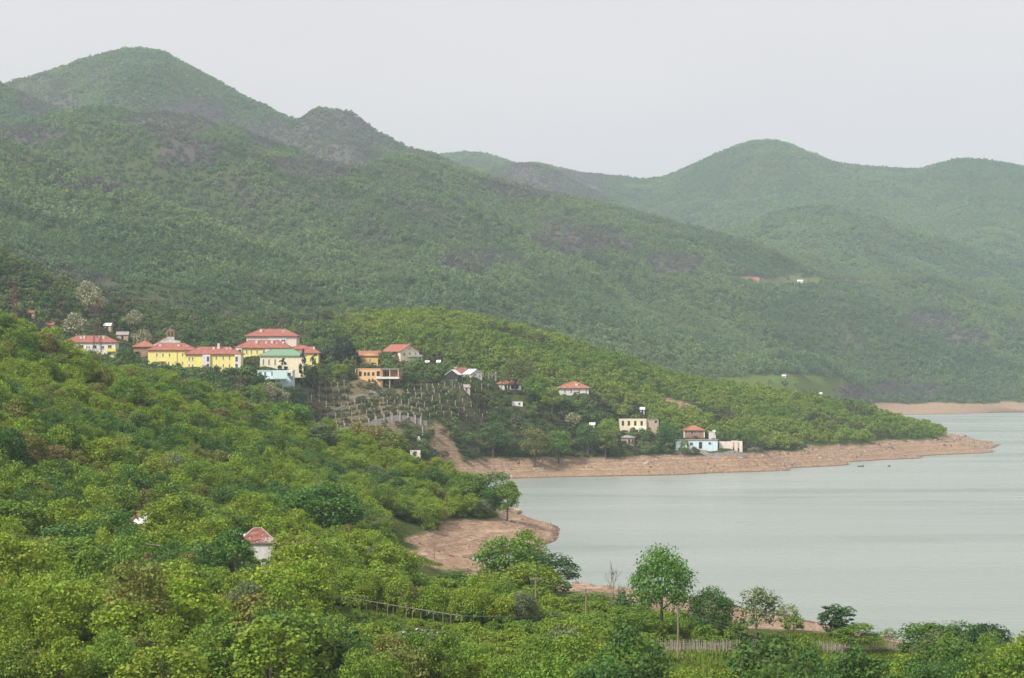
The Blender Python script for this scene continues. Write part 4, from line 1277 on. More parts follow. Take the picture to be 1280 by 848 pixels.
hut('long grey tin shed roof behind the white flats', 153, 418.5, 14, 930, 'greyroof')
hut('lone red roof high on the rise behind the church', 222, 395, 10, 1040, 'tile_dull')
hut('pinkish roof in a clearing on the rise above the wood', 38, 391, 10, 985, 'tile_dull')
hut('long red-roofed barn far up the valley by the high meadow', 936, 351, 26, 3050, 'tile', hh=3, name='barn')
hut('tiny white barn far up the valley, beside the long red-roofed barn', 1000, 351.5, 7, 3100, 'sheet', 'white', hh=2, name='barn')
hut('small white hut on the far grassy field', 980, 470, 4.5, 2300, 'sheet', 'white', hh=1.6)
hut('tiny white hut in bushes near the far shore', 1026, 492, 3, 2300, 'sheet', 'white', hh=1.8)
hut('white roof on the slope above the white concrete house', 803, 511.5, 5, 1110, 'sheet', 'white')
hut('white-roofed shed in trees below the house with the pointed roof', 740, 531, 6, 1035, 'sheet', 'white')
hut('small white shed with a tin roof on the slope above the vineyard', 548, 452.5, 4, 1010, 'sheet', 'white', 1.5)
hut('little white-roofed stall beside the gabled cream house', 534, 453, 4, 995, 'sheet', 'white', 1.5)

# --- house ruins in the near wood
def tile_rows(w, dp, h, rh, seed, holes):
    """rows of half-round clay tiles on a hipped roof, with gaps where tiles have slid off"""
    r = random.Random(seed)
    mb = MB()
    nrow = 13; st = 0.26
    for side in range(4):
        L0 = (w if side % 2 == 0 else dp) + 0.8
        run = (dp if side % 2 == 0 else w) / 2 + 0.4
        insx = (min(dp, w) / 2 + 0.4)
        for j in range(nrow):
            t0, t1 = j / nrow, (j + 1.25) / nrow
            tm_ = (t0 + t1) / 2
            half = L0 / 2 - tm_ * insx
            nt2 = int(2 * half / st)
            for i in range(nt2):
                u = -half + (i + 0.5) * st
                if r.random() < holes(side, u / max(half, .1), tm_): continue
                y0, y1 = -0.4 + t0 * run * 1.0, -0.4 + min(t1, 1) * run
                z0, z1 = h + t0 * rh + 0.10, h + min(t1, 1) * rh + 0.05
                a = r.uniform(-.02, .02)
                pts = [(u - st * .48, y0, z0), (u, y0, z0 + 0.10 + a), (u + st * .48, y0, z0), (u + st * .48, y1, z1), (u, y1, z1 + 0.10 + a), (u - st * .48, y1, z1)]
                q = []
                for (x, y, z) in pts:
                    if side == 0: q.append((x, y, z))
                    elif side == 1: q.append((w / 2 - y - 0.0, x + dp / 2, z))
                    elif side == 2: q.append((-x, dp - y, z))
                    else: q.append((-w / 2 + y, dp / 2 - x, z))
                mb.add(q, [(0, 1, 4, 5), (1, 2, 3, 4)])
    return mb


def near_house(label, px, d, w, dp, h, rh, rz, wall, holes, zoff=0.0, seed=1):
    z = gz(px, d) + zoff
    r_ = thing('ruined_cottage', label, 'house', P(px, d, z), rz)
    mb = MB(); mb.box(-w / 2, w / 2, 0, dp, -2.5, h); mb.build('wall', M[wall], r_)
    ru = hip_roof(w, dp, h, rh, 0.35, min(w, dp) / 2 + .2, 0.08).build('roof', M['wood'], r_)
    tl = tile_rows(w, dp, h, rh, seed, holes).build('roof_tiles', M['tile'], ru)
    tl['kind'] = 'stuff'
    mb = MB(); mb.box(-w / 2 - .35, w / 2 + .35, -.38, -.3, h - .12, h + .06); mb.build('eaves_board', M['wood'], r_)
    mb = MB(); mb.box(-.4, .4, -.03, .01, 0.9, 2.0); mb.build('window', M['dark'], r_, (-w * .25, 0, 0))
    FOOT.append((px - w / 2 * F / d - (24 if w > 5.3 else 3), px + w / 2 * F / d + (14 if w > 5.3 else 3), d, dp, zpy_inv(z + h, d) - (3 if w > 5.3 else 12)))
    return r_


def zpy_inv(z, d): return HOR + (CAMZ - z) * F / d
N1 = near_house('white-walled cottage with a broken, gapped clay-tile roof in the near wood', 322, 388, 6.2, 5.0, 0, 2.4, 0.12, 'white', lambda s, u, t: 0.16 if not (s == 0 and u > 0.35 and t < 0.45) else 0.9, 0, 3) if False else None


def near_house_px(label, px, d, py_eave, w, dp, h, rh, rz, wall, holes, seed):
    d = hit(px, py_eave + h * F / d, 250, 520) + 0.8
    z = zpy(py_eave, d) - h
    g0 = gz(px, d)
    return near_house(label, px, d, w, dp, h, rh, rz, wall, holes, z - g0, seed)
WC = near_house_px('white-walled cottage with a broken, gapped clay-tile roof in the near wood', 322, 384, 678.5, 5.6, 4.6, 4.2, 2.2, 0.1, 'white', lambda s, u, t: 0.85 if (s == 0 and u > 0.25 and t < 0.4) else 0.13, 3)
mb = MB(); mb.box(-1.2, 1.2, 0, 1.8, 0, 0.15); o = mb.build('sheet_metal_roof', M['sheet'], None, P(303, WC.location.y + 2, zpy(670, WC.location.y + 2))); o.rotation_euler = (0.1, 0.25, 0.2)
tag(o, 'white tin sheet over the lean-to beside the broken-tiled cottage', 'roof sheet')
mb = MB(); mb.box(-1.1, 1.1, 0.1, 1.7, -6.5, -0.3); tag(mb.build('lean_to', M['beige'], None, P(303, WC.location.y + 2, zpy(670, WC.location.y + 2))), 'small beige lean-to under a tin sheet, beside the broken-tiled cottage', 'shed')
HC = near_house_px('half-collapsed cottage with a white sheet on its roof, upper edge of the near wood', 176, 420, 656.5, 5.2, 4.6, 3.6, 1.6, 0.15, 'beige', lambda s, u, t: 0.6 if u < 0.3 else 0.2, 4)
mb = MB()
mb.add([(-2.3, -.42, -.1), (0.9, -.42, .05), (1.5, 1.1, 1.7), (0.2, 1.1, 1.6)], [(0, 1, 2, 3)]); mb.add([(-2.3, -.42, -.06), (0.9, -.42, .09), (1.5, 1.1, 1.74), (0.2, 1.1, 1.64)], [(3, 2, 1, 0)])
tag(mb.build('roof_sheet', M['sheet'], None, P(178, HC.location.y - .6, zpy(656.5, HC.location.y) + .25)), 'bent white sheet lying on the half-collapsed cottage', 'roof sheet')
mb = MB(); mb.box(-.35, .35, -.35, .35, -4, 2.0); mb.box(-.45, .45, -.45, .45, 2.0, 2.15); tag(mb.build('chimney_stack', M['brick'], None, P(174, HC.location.y + .6, zpy(655, HC.location.y + 1))), 'brick chimney standing up through the half-collapsed cottage', 'chimney')
near_house_px('orange-tiled hut nearly swallowed by trees, beside the dense round tree', 233, 415, 661, 3.4, 3.2, 3.4, 1.4, -0.3, 'beige', lambda s, u, t: 0.35, 5)
near_house_px('orange roof corner showing among bushes below the long cable', 189, 372, 702, 2.6, 2.6, 3.2, 1.1, 0.5, 'beige', lambda s, u, t: 0.3, 6)
mb = MB(); mb.box(-.9, .9, 0, 1.2, -3.0, 0.9); mb.box(-1.0, 1.0, -.1, 1.3, 0.9, 1.0); tag(mb.build('white_shed', M['white'], None, P(148, 368, zpy(699, 368))), 'small white shed showing through bushes below the long cable', 'shed')

# ------------------------------------------------------------------ walls, terraces and posts of the village slope
def wall_run(name, label, cat, pts, h, th, mat, low=1.5):
    """masonry wall following the ground through (px, d) points"""
    mb = MB()
    q = []
    for (a, b_) in zip(pts[:-1], pts[1:]):
        for t in np.linspace(0, 1, 8)[:-1]:
            q.append((a[0] + (b_[0] - a[0]) * t, a[1] + (b_[1] - a[1]) * t))
    q.append(pts[-1])
    zs = ground([p[0] for p in q], [p[1] for p in q])
    vs = []
    for (px, d), z in zip(q, zs):
        p = P(px, d, z)
        vs += [(p.x, p.y - th / 2, z - low), (p.x, p.y + th / 2, z - low), (p.x, p.y + th / 2, z + h), (p.x, p.y - th / 2, z + h)]
    fs = []
    for i in range(len(q) - 1):
        for k in range(4):
            fs.append((4 * i + k, 4 * i + (k + 1) % 4, 4 * i + 4 + (k + 1) % 4, 4 * i + 4 + k))
    fs += [(3, 2, 1, 0), tuple(4 * (len(q) - 1) + k for k in range(4))]
    mb.add(vs, fs)
    o = mb.build(name, mat)
    return tag(o, label, cat)


root = thing('post_fence', 'grey concrete wall with pale posts along the foot of the vineyard', 'wall', P(462, 965, gz(462, 965)))
w_ = wall_run('wall_panel', None, None, [(391, 962), (430, 963), (470, 966), (534, 971)], 2.2, 0.3, M['concrete'])
w_.parent = root; w_.location = -root.location
pm = MB(); pm.box(-.22, .22, -.22, .22, -1.5, 3.6); pm = pm.mesh('post', M['post'])
for px in (393, 403, 412, 422, 431, 441, 451, 461, 470, 480, 490, 500, 510, 519, 526):
    o = link('post', pm, root, P(px, 961.2 + (px - 391) / 143 * 9, gz(px, 961.2 + (px - 391) / 143 * 9)) - root.location)
wall_run('retaining_wall', 'low grey terrace wall crossing the upper vineyard below the orange villa', 'wall', [(384, 993), (410, 994), (440, 996), (462, 998)], 0.7, 0.4, M['stone'])
wall_run('retaining_wall', 'short grey terrace wall on the steep ground just under the orange villa', 'wall', [(462, 1003), (478, 1004), (492, 1006)], 1.6, 0.4, M['stone'])
wall_run('retaining_wall', 'grey terrace wall halfway up the bushy slope over the lake', 'wall', [(640, 1021), (664, 1022), (690, 1023)], 1.0, 0.4, M['stone'])
def contour(px, d0):
    return d0 + float(np.interp(px, [390, 460, 530, 560, 600, 640], [0, 3, 8, 22, 52, 60]))
for d0, lab_ in ((970, 'lowest brown terrace bank of the vineyard'), (976, 'second brown terrace bank of the vineyard'), (988, 'brown terrace bank in the middle of the vineyard')):
    wall_run('terrace_bank', lab_, 'terrace', [(a, contour(a, d0)) for a in (388, 420, 450, 480, 510, 530, 548, 575, 606)], 0.4, 0.7, M['soil'], 1.2)
mb = MB()
for i in range(18):
    t = i / 17; px = 390 + 40 * t; d = 970 + 17 * t; z = gz(px, d)
    p = P(px, d, z); mb.box(p.x - .5, p.x + .5, p.y - 1.1, p.y + 1.1, z - 1.2, z + 0.55)
tag(mb.build('stairway', M['concrete']), 'grey concrete stairway climbing slantwise through the vineyard', 'stairs')
wall_run('stone_wall', 'rough grey stone wall on the shore terrace in front of the pale blue house', 'wall', [(846, 1044), (872, 1046), (900, 1046), (932, 1050)], 1.6, 0.6, M['stone'], 2.5)
wall_run('quay_wall', 'dark low quay edge where the village track meets the lake bank', 'wall', [(934, 1056), (950, 1062), (972, 1068)], 0.9, 0.5, M['stone'], 1.5)
mb = MB(); z = zpy(580, 945); k = 945 / F
mb.box(-6.2 * k, 6.5 * k, 0, 0.35, -2, 17 * k); mb.box(4.6 * k, 6.5 * k, 0.35, 4, -2, 16 * k)
tag(mb.build('wall_fragment', M['pinkwhite'], None, P(519, 945, z)), 'lone pale broken wall standing above the near trees', 'wall')
mb = MB(); mb.tube([P(528.3, 963, zpy(554, 963)), P(528.3, 963, zpy(532, 963))], 0.2, 6); tag(mb.build('concrete_pole', M['post']), 'single grey pole at the end of the posted wall', 'pole')
mb = MB(); p = P(523, 958, zpy(551, 958)); mb.box(p.x - .9, p.x + .9, p.y, p.y + 1.2, p.z - 1.5, p.z + .9); mb.box(p.x - .3, p.x + .5, p.y + .1, p.y + .9, p.z + .9, p.z + 1.7); tag(mb.build('white_tank', M['white']), 'small white tank on the earth bank at the end of the posted wall', 'tank')

# vineyard posts, each its own object
vm = MB(); vm.box(-.11, .11, -.11, .11, -.8, 2.3); vm = vm.mesh('vineyard_post', M['post'])
def contour(px, d0):
    return d0 + float(np.interp(px, [390, 460, 530, 560, 600, 640], [0, 3, 8, 22, 52, 60]))
rows_ = [(967, 9.5), (972.5, 9.5), (978.5, 9.5), (985, 9), (991, 8.5), (997.5, 8), (1004, 7.5)]
RN = ['lowest row, just above the posted wall', 'second row above the posted wall', 'third row above the posted wall', 'middle row of the terraces', 'fifth row, level with the villa foot', 'row beside the orange villa', 'topmost row near the villa and farmhouse']
for (d0, st_), rn in zip(rows_, RN):
    px = 389 + rng.uniform(0, 3)
    while px < 613:
        d = contour(px, d0) + rng.uniform(-.3, .3)
        if not (d0 > 990 and 436 < px < 506):
            o = link('vineyard_post', vm, None, P(px, d, gz(px, d)), rng.uniform(0, 3), (1, 1, rng.uniform(.85, 1.15)))
            o.rotation_euler = (rng.uniform(-.05, .05), rng.uniform(-.05, .05), rng.uniform(0, 3))
            tag(o, 'pale vineyard post, ' + rn, 'post', 'vineyard posts, ' + rn)
        px += st_ + rng.uniform(-.8, .8)

# ------------------------------------------------------------------ pylons, poles and cables
def pylon(label, px, d, py_top, py_base, w0):
    z0 = zpy(py_base, d); H = zpy(py_top, d) - z0
    r_ = thing('lattice_pylon', label, 'pylon', P(px, d, z0))
    def wd(z): return w0 * (1 - 0.82 * z / H)
    for sx_ in (-1, 1):
        for sy in (-1, 1):
            mb = MB(); mb.tube([(sx_ * w0 / 2, sy * w0 / 2, -1), (sx_ * wd(H) / 2, sy * wd(H) / 2, H)], 0.08, 4); mb.build('leg', M['rust'], r_)
    nb = 9; mb = MB()
    for i in range(nb):
        za, zb = H * i / nb, H * (i + 1) / nb
        a, c_ = wd(za) / 2, wd(zb) / 2
        for s in (-1, 1):
            mb.tube([(-a, s * a, za), (c_, s * c_, zb)], 0.05, 3); mb.tube([(a, s * a, za), (-c_, s * c_, zb)], 0.05, 3)
            mb.tube([(s * a, -a, za), (s * c_, c_, zb)], 0.05, 3); mb.tube([(s * a, a, za), (s * c_, -c_, zb)], 0.05, 3)
    mb.build('bracing', M['rust'], r_)
    for z, l in ((H * .72, 3.0), (H * .83, 2.6), (H * .94, 2.0)):
        mb = MB(); mb.tube([(-l, 0, z), (0, 0, z + .35), (l, 0, z)], 0.09, 4); mb.tube([(-l, 0, z), (l, 0, z)], 0.07, 4); o = mb.build('cross_arm', M['rust'], r_)
        for s in (-1, 1):
            mb = MB(); mb.tube([(s * l, 0, z), (s * l, 0, z - .7)], 0.09, 5); mb.build('insulator', M['glass'], o)
    return r_
pylon('rusty lattice pylon standing in front of the white flats', 121.5, 835, 372, 452, 3.4)
pylon('faint rusty lattice pylon above the edge of the wood, with the dark rise behind', 18.5, 770, 357, 432, 3.0)


def pole(label, px, d, py_top, py_base=None, arms=1, rad=0.13, lean=0.0, yfork=False):
    z0 = gz(px, d) if py_base is None else zpy(py_base, d)
    H = zpy(py_top, d) - z0
    r_ = thing('utility_pole', label, 'utility pole', P(px, d, z0))
    mb = MB(); mb.tube([(0, 0, -1), (lean * .5, 0, H * .5), (lean, 0, H)], [rad * 1.25, rad, rad * .8], 8); mb.build('shaft', M['pole'], r_)
    if yfork:
        mb = MB(); mb.tube([(lean, 0, H - .9), (lean - .9, 0, H + .25)], 0.07, 5); mb.tube([(lean, 0, H - .9), (lean + .9, 0, H + .2)], 0.07, 5); mb.tube([(lean - .8, 0, H + .1), (lean + .8, 0, H + .1)], 0.05, 5); mb.build('fork', M['pole'], r_)
    for i in range(arms):
        z = H - 0.35 - i * .6; l = 0.95 - i * .15
        mb = MB(); mb.box(lean - l, lean + l, -.16, -.06, z, z + .12); o = mb.build('cross_arm', M['pole'], r_)
        for x in (-l + .08, -l * .35, l * .35, l - .08):
            mb = MB(); mb.tube([(lean + x, -.11, z + .12), (lean + x, -.11, z + .2), (lean + x, -.11, z + .32)], [.03, .07, .05], 6); mb.build('insulator', M['post'], o)
    return r_, z0 + H


def cable(label, pts, sag, rad=0.03, name='power_cable'):
    mb = MB(); q = []
    for a, b_ in zip(pts[:-1], pts[1:]):
        a, b_ = Vector(a), Vector(b_)
        for t in np.linspace(0, 1, 13):
            p = a.lerp(b_, t); p.z -= sag * 4 * t * (1 - t); q.append(p)
    mb.tube(q, rad, 5)
    return tag(mb.build(name, M['palewire' if rad > .035 else 'wire']), label, 'cable')


PL = {}
PL['a'] = pole('tall utility pole rising from the grass in front of the wattle fence', 847.5, 322, 757)
PL['b'] = pole('utility pole in bushes close to the bare grey tree', 732.5, 364, 735, arms=2)
PL['c'] = pole('utility pole beside the yellow flower strip', 669.5, 366, 722)
PL['d'] = pole('utility pole at the picture bottom near the wattle fence gap', 1053, 286, 806)
PL['e'] = pole('forked wooden pole on the edge of the reddish beach', 543, 498, 678, yfork=True, arms=0)
PL['f'] = pole('leafless straight pole among the beach trees', 603, 432, 694, arms=0)
PL['g'] = pole('thin pole rising over the dark conifers by the amber house', 455.5, 1080, 404, 446, arms=1)
PL['h'] = pole('short pole holding the long cable in the near wood', 270.5, 330, 689, arms=0)
def top(k, dx=0, dz=0):
    r_, zt = PL[k]; return Vector((r_.location.x + dx, r_.location.y - .11, zt + dz))
for i, x in enumerate((-.87, -.33, .33)):
    nmw = ('first', 'second', 'third')[i]
    lab = ['thin cable nearest the lake side', 'middle thin cable', 'thin cable hung lowest'][i]
    cable(lab + ' sagging past the dark round tree', [top('a', x, -.25 * i), top('d', x, -.3 * i)], .7 + .45 * i, 0.012)
cable('thin cable running from the tall pole back to the pole near the bare tree', [top('a', -.3), top('b', .3)], 0.6, 0.022)
cable('thin cable between the pole near the bare tree and the pole by the flower strip', [top('b', -.3), top('c', .3)], 0.4, 0.02)
pa = P(-40, 318, zpy(644, 318)); pb = P(270.5, 330, zpy(689.5, 330)); pc = P(345, 322, zpy(720, 322)); pd = P(412, 322, zpy(742, 322))
cable('long pale cable slanting across the near wood down to the short pole', [pa, pb], 0.5, 0.075)
cable('pale cable dropping from the short pole into the bushes', [pb, pc], 0.15, 0.075)
cable('pale cable running low over the trees beside the trellis fence', [pc, pd], 0.25, 0.04)

# vine trellis along the meadow path
root = thing('trellis_fence', 'weathered vine trellis with a top rail, slanting past the near trees', 'fence', P(500, 326, gz(500, 326)))
A = P(412, 322, zpy(743, 322)); Bv = P(575, 330, zpy(770, 330)); Cv = P(705, 346, zpy(769.5, 346))
mb = MB(); mb.tube([A - root.location, (A.lerp(Bv, .5) + Vector((0, 0, -.1))) - root.location, Bv - root.location], 0.06, 5); mb.build('rail', M['wood'], root)
mb = MB(); mb.tube([Bv - root.location, Bv.lerp(Cv, .5) + Vector((0, 0, -.25)) - root.location, Cv - root.location], 0.045, 5); mb.build('rail', M['wire'], root)
for i in range(15):
    t = i / 14; p = A.lerp(Bv, t) if i < 15 else A
    mb = MB(); mb.tube([(0, 0, -3.0), (rng.uniform(-.1, .1), 0, -1), (0, 0, .2)], [.07, .06, .04], 5); mb.build('post', M['pole'], root, p - root.location + Vector((rng.uniform(-.3, .3), 0, 0)))

# wattle fences on the meadow: each stake is a part
def wattle(label, pxa, pxb, da, db, h):
    r_ = thing('wattle_fence', label, 'fence', P((pxa + pxb) / 2, (da + db) / 2, gz((pxa + pxb) / 2, (da + db) / 2)))
    a, b_ = P(pxa, da, 0), P(pxb, db, 0)
    n = int((b_ - a).length / 0.2)
    ms_ = []
    for k in range(5):
        mb = MB(); mb.tube([(0, 0, -.5), (rng.uniform(-.05, .05), 0, h * .5), (rng.uniform(-.08, .08), 0, h)], [.06, .055, .03], 4); ms_.append(mb.mesh('stake', M['wood']))
    t = np.linspace(0, 1, n); pxv = pxa + (pxb - pxa) * t; dv = da + (db - da) * t
    zv = ground(pxv, dv)
    for i in range(n):
        o = link('stake', ms_[rng.randrange(5)], r_, P(pxv[i], dv[i] + rng.uniform(-.06, .06), zv[i]) - r_.location, rng.uniform(0, 6), (rng.uniform(.9, 1.5),) * 2 + (rng.uniform(.82, 1.12),))
    for hz2 in (0.45, 1.25):
        mb = MB(); mb.tube([P(pxv[i], dv[i] + .07, zv[i] + hz2 + rng.uniform(-.04, .04)) - r_.location for i in range(0, n, 4)], 0.035, 4); mb.build('rail', M['wood'], r_)
wattle('grey wattle fence along the meadow, from the bushes to the pale loose tree', 818, 950, 331, 333, 1.9)
wattle('grey wattle fence standing under the two-lobed dark tree', 1008, 1132, 333, 333, 1.7)

# ------------------------------------------------------------------ boats and small things at the water
def boat(label, px, py, L_, mat, rz):
    d = CAMZ * F / (py - HOR)
    r_ = thing('rowing_boat', label, 'boat', P(px, d, 0), rz)
    secs = []
    for i in range(9):
        t = i / 8; x = (t - .5) * L_
        wdt = 0.62 * math.sin(math.pi * min(t * .85 + .15, 1)) ** .6 if t < 1 else .02
        zt = 0.42 + 0.25 * (t ** 3) + .06 * (1 - t) ** 2
        secs.append([(x, -wdt, zt), (x, -wdt * .75, 0.02), (x, 0, -.12 + .2 * t ** 4), (x, wdt * .75, 0.02), (x, wdt, zt), (x, wdt * .9, zt), (x, wdt * .65, .1), (x, -wdt * .65, .1), (x, -wdt * .9, zt)])
    mb = MB(); n = 9
    mb.add([p for s in secs for p in s], [(i * n + k, i * n + (k + 1) % n, (i + 1) * n + (k + 1) % n, (i + 1) * n + k) for i in range(8) for k in range(n)] + [tuple(range(n))[::-1], tuple(8 * n + k for k in range(n))])
    mb.build('hull', M[mat], r_)
    for t in (-.22, .12):
        mb = MB(); mb.box(t * L_ - .12, t * L_ + .12, -.5, .5, .3, .34); mb.build('seat', M['wood'], r_)
boat('dark green rowing boat moored off the wooded point', 1076, 583.6, 3.0, 'boatgreen', 0.05)
boat('tiny dark boat floating apart, nearer the tip of the wooded point', 1111.5, 583.4, 1.5, 'boatblack', 1.2)
# rocks at the tips
def rock(label, px, d, s, mat='stone', sq=(1, 1, .6), seed=1, z=None):
    r = random.Random(seed)
    import bmesh
    bm = bmesh.new(); bmesh.ops.create_icosphere(bm, subdivisions=2, radius=1)
    for v in bm.verts:
        k = 0.75 + .5 * float(vnoise(v.co.x * 1.7 + seed, v.co.y * 1.7 + v.co.z * 1.3, seed)); v.co *= k
        v.co.x *= sq[0] * s; v.co.y *= sq[1] * s; v.co.z *= sq[2] * s
    me = bpy.data.meshes.new('rock'); bm.to_mesh(me); bm.free(); me.materials.append(M[mat])
    o = link('rock', me, None, P(px, d, (gz(px, d) if z is None else z) + s * sq[2] * .2), r.uniform(0, 6))
    return tag(o, label, 'rock')
rock('flat pinkish rock at the top of the rocky point', 638, 684, 2.2, 'beige', (1.6, 1, .6), 2)
rock('grey rock slab on the rocky point, right at the water', 655, 690, 1.8, 'stone', (1.5, 1, .5), 3, 0.1)
rock('low dark rock off the tip of the rocky point', 668, 690, 1.3, 'stone', (2.2, .8, .35), 4, 0.0)
rock('small boulder beside the flat pinkish rock', 627, 676, 1.4, 'stone', (1.2, 1, .8), 5)
rock('pale boulder under the bushes above the long beach', 584, 640, 1.2, 'beige', (1.4, 1, .8), 6)
rock('small black boulder at the edge of the narrow inlet', 588, 545, 0.45, 'boatblack', (1, 1, 1), 7)
for (px, py, w, lab) in ((572, 699, 1.0, 'red plastic sheet lying on the beach by the inlet'), (564, 703, .6, 'pale red scrap lying on the beach away from the water')):
    d = 528 if px > 570 else 520; z = gz(px, d)
    mb = MB(); r = random.Random(px); g_ = [[(x * w, y * w * .8, .06 + r.uniform(0, .16)) for x in (-1, -.3, .4, 1)] for y in (-1, 0, 1)]
    mb.add([p for q in g_ for p in q], [(i * 4 + j, i * 4 + j + 1, i * 4 + j + 5, i * 4 + j + 4) for i in range(2) for j in range(3)])
    tag(mb.build('plastic_sheet', M['red'], None, P(px, d, z)), lab, 'plastic sheet')

# ------------------------------------------------------------------ trees
KC = 1.78
def col_of(c_, j=0.12):
    c_ = np.array(PAL[c_] if isinstance(c_, str) else c_) * KC
    c_ = c_ * rng.uniform(1 - j, 1 + j) * np.array([rng.uniform(.92, 1.08), 1, rng.uniform(.9, 1.1)])
    return [float(v) for v in c_]


def tree(name, label, kind, x, y, z, sx, sz, colr, group=None, cat='tree', var=None, rz=None):
    vs = VAR[kind]; cm_, tm_, H, R = vs[rng.randrange(len(vs)) if var is None else var % len(vs)]
    r_ = thing(name, label, cat, (x, y, z), rng.uniform(0, 6.28) if rz is None else rz, group)
    r_.scale = (sx, sx, sz)
    o = link('trunk', tm_, r_)
    o = link('crown', cm_, r_)
    o['leaf_col'] = colr
    return r_


TAKEN = []          # px, d, radius m: keeps the loose woods clear of the single trees
def mtree(label, px, d, py_top, wpx, kind='broad', c_='mid', name='broadleaf_tree', var=None, cat='tree', sink=0.0, asp=None):
    if asp: d = hit(px, py_top + asp * wpx, 800)
    vs = VAR[kind]; i = rng.randrange(len(vs)) if var is None else var % len(vs)
    H, R = vs[i][2], vs[i][3]
    z = gz(px, d) - sink
    h = max(zpy(py_top, d) - z, 1.2)
    w = wpx * d / F
    p = P(px, d, z)
    TAKEN.append((p.x, d, w * .42))
    return tree(name, label, kind, p.x, d, z, w / (2.0 * R), h / H, col_of(c_, .05), None, cat, i)


T = mtree
T('tallest broad tree on the shore meadow, bright green against the lake', 827, 345, 684, 80, 'large', (0.075, 0.150, 0.022))
T('dense dark round tree beside the tallest shore tree', 890, 343, 735, 62, 'large', 'deep')
T('pale loose tree with airy branches beside the dense dark round tree', 945, 342, 735, 64, 'loose', (0.11, 0.15, 0.06))
T('mid-green bush tree in front of the tallest shore tree', 790, 338, 757, 62, 'broad', 'mid')
T('two-lobed dark poplar-like tree over the wattle fence', 1040, 352, 756, 34, 'poplar', (0.04, 0.085, 0.03), 'poplar')
T('second stem of the two-lobed dark tree over the wattle fence', 1056, 351, 759, 32, 'poplar', (0.045, 0.09, 0.03), 'poplar')
T('rounded green bush tree in front of the two-lobed dark tree', 1073, 330, 780, 62, 'broad', 'mid')
T('big round green tree at the water side, first of the corner clump', 1163, 312, 780, 96, 'broad', (0.06, 0.115, 0.018))
T('dark tree in the middle of the corner clump by the water', 1204, 316, 779, 76, 'broad', 'deep')
T('dark leafy top rising from the corner clump by the water', 1233, 314, 781, 66, 'broad', (0.03, 0.062, 0.02))
T('lower green tree at the outer edge of the corner clump', 1254, 300, 806, 76, 'broad', 'mid')
T('olive-green tree low in front of the corner clump', 1205, 290, 815, 80, 'broad', (0.075, 0.11, 0.018))
T('spindly yellow-green sapling on the bank beside the pale loose tree', 985, 372, 755, 30, 'loose', 'pale')
T('small round bush on the brown bank beside the spindly sapling', 992, 366, 770, 28, 'bush', 'mid', 'bush', cat='bush')
T('narrow sapling alone on the bank between the two shore clumps', 1112, 362, 785, 18, 'loose', 'pale')
T('leafy tree low before the gap between the wattle fences', 1001, 292, 795, 54, 'broad', 'mid')
T('grey-green willowy tree before the end of the first wattle fence', 960, 292, 804, 72, 'loose', 'grey')
T('low yellow-green bush beside the pole at the picture bottom', 1028, 285, 820, 60, 'bush', 'lime', 'bush', cat='bush')
T('low green bush below the second wattle fence', 1100, 288, 822, 70, 'bush', 'mid', 'bush', cat='bush')
T('bright green tree over the small inlet, leaning to the beach', 634, 428, 672, 80, 'broad', (0.085, 0.155, 0.022), 'broadleaf_tree', 0)
T('low bush at the foot of the inlet trees, on the beach side', 618, 442, 702, 44, 'bush', 'mid', 'bush', None, 'bush')
T('broad bush hiding the trunks of the inlet trees', 652, 418, 712, 62, 'bush', 'lime', 'bush', None, 'bush')
T('dark bush under the lake end of the inlet trees', 690, 414, 722, 52, 'bush', 'deep', 'bush', None, 'bush')
T('taller green tree directly behind the one leaning to the beach', 661, 436, 663, 50, 'broad', 'mid')
T('dark bushy tree at the lake end of the inlet trees', 694, 425, 692, 66, 'broad', (0.038, 0.075, 0.022), 'broadleaf_tree', 3)
T('yellow-green tree low in front of the inlet trees', 664, 405, 703, 76, 'broad', 'lime')
T('dark compact tree on the meadow edge before the reddish beach', 572, 402, 714, 60, 'broad', 'deep')
T('round bush with pale shoot tips beside the yellow flower strip', 640, 356, 741, 78, 'bush', 'mid', 'bush', cat='bush')
T('yellow-green tree behind the pole near the bare tree', 733, 384, 741, 62, 'broad', (0.105, 0.16, 0.025))
T('low dark bush beside the pole of the flower strip', 690, 352, 764, 30, 'bush', 'deep', 'bush', cat='bush')
T('dark shrub at the foot of the bare grey tree', 780, 372, 738, 34, 'bush', 'deep', 'bush', cat='bush')
T('yellow-green tree close to the wattle fence start', 800, 316, 792, 66, 'broad', 'lime')
T('largest dark green tree of the near slope, above the beach', 402, 432, 604, 118, 'large', (0.055, 0.115, 0.022))
T('broad spreading green tree high in the near wood, under the wooded slope', 106, 425, 592, 120, 'large', (0.06, 0.115, 0.018))
T('dense dark round tree between the two orange roofs', 262, 398, 650, 56, 'broad', (0.04, 0.085, 0.03))
T('grey-leaved bush tree in front of the broken-tiled cottage', 289, 362, 684, 44, 'broad', 'grey')
T('big rounded tree breaking the skyline of the near slope', 358, 648, 502, 66, 'broad', (0.075, 0.14, 0.022))
T('smaller companion of the big skyline tree on the near slope', 331, 640, 520, 48, 'broad', 'mid')
T('dark pine with a blunt top on the near wooded slope', 71, 515, 526, 28, 'pine', 'pine', 'pine_tree', 1)
T('small black-green pine half way down the near slope', 264, 500, 588, 15, 'pine', 'pine', 'pine_tree', 0)
T('dark green tree on the lake end of the rocky promontory', 618, 640, 591, 54, 'broad', (0.055, 0.115, 0.022))
T('lower green tree at the very edge of the rocky promontory', 634, 634, 602, 34, 'broad', 'mid')
T('rounded tree on the promontory above the long beach', 588, 640, 590, 44, 'broad', 'mid')
T('olive-yellow tree on the skyline before the posted wall', 452, 690, 528, 66, 'broad', (0.14, 0.13, 0.03))
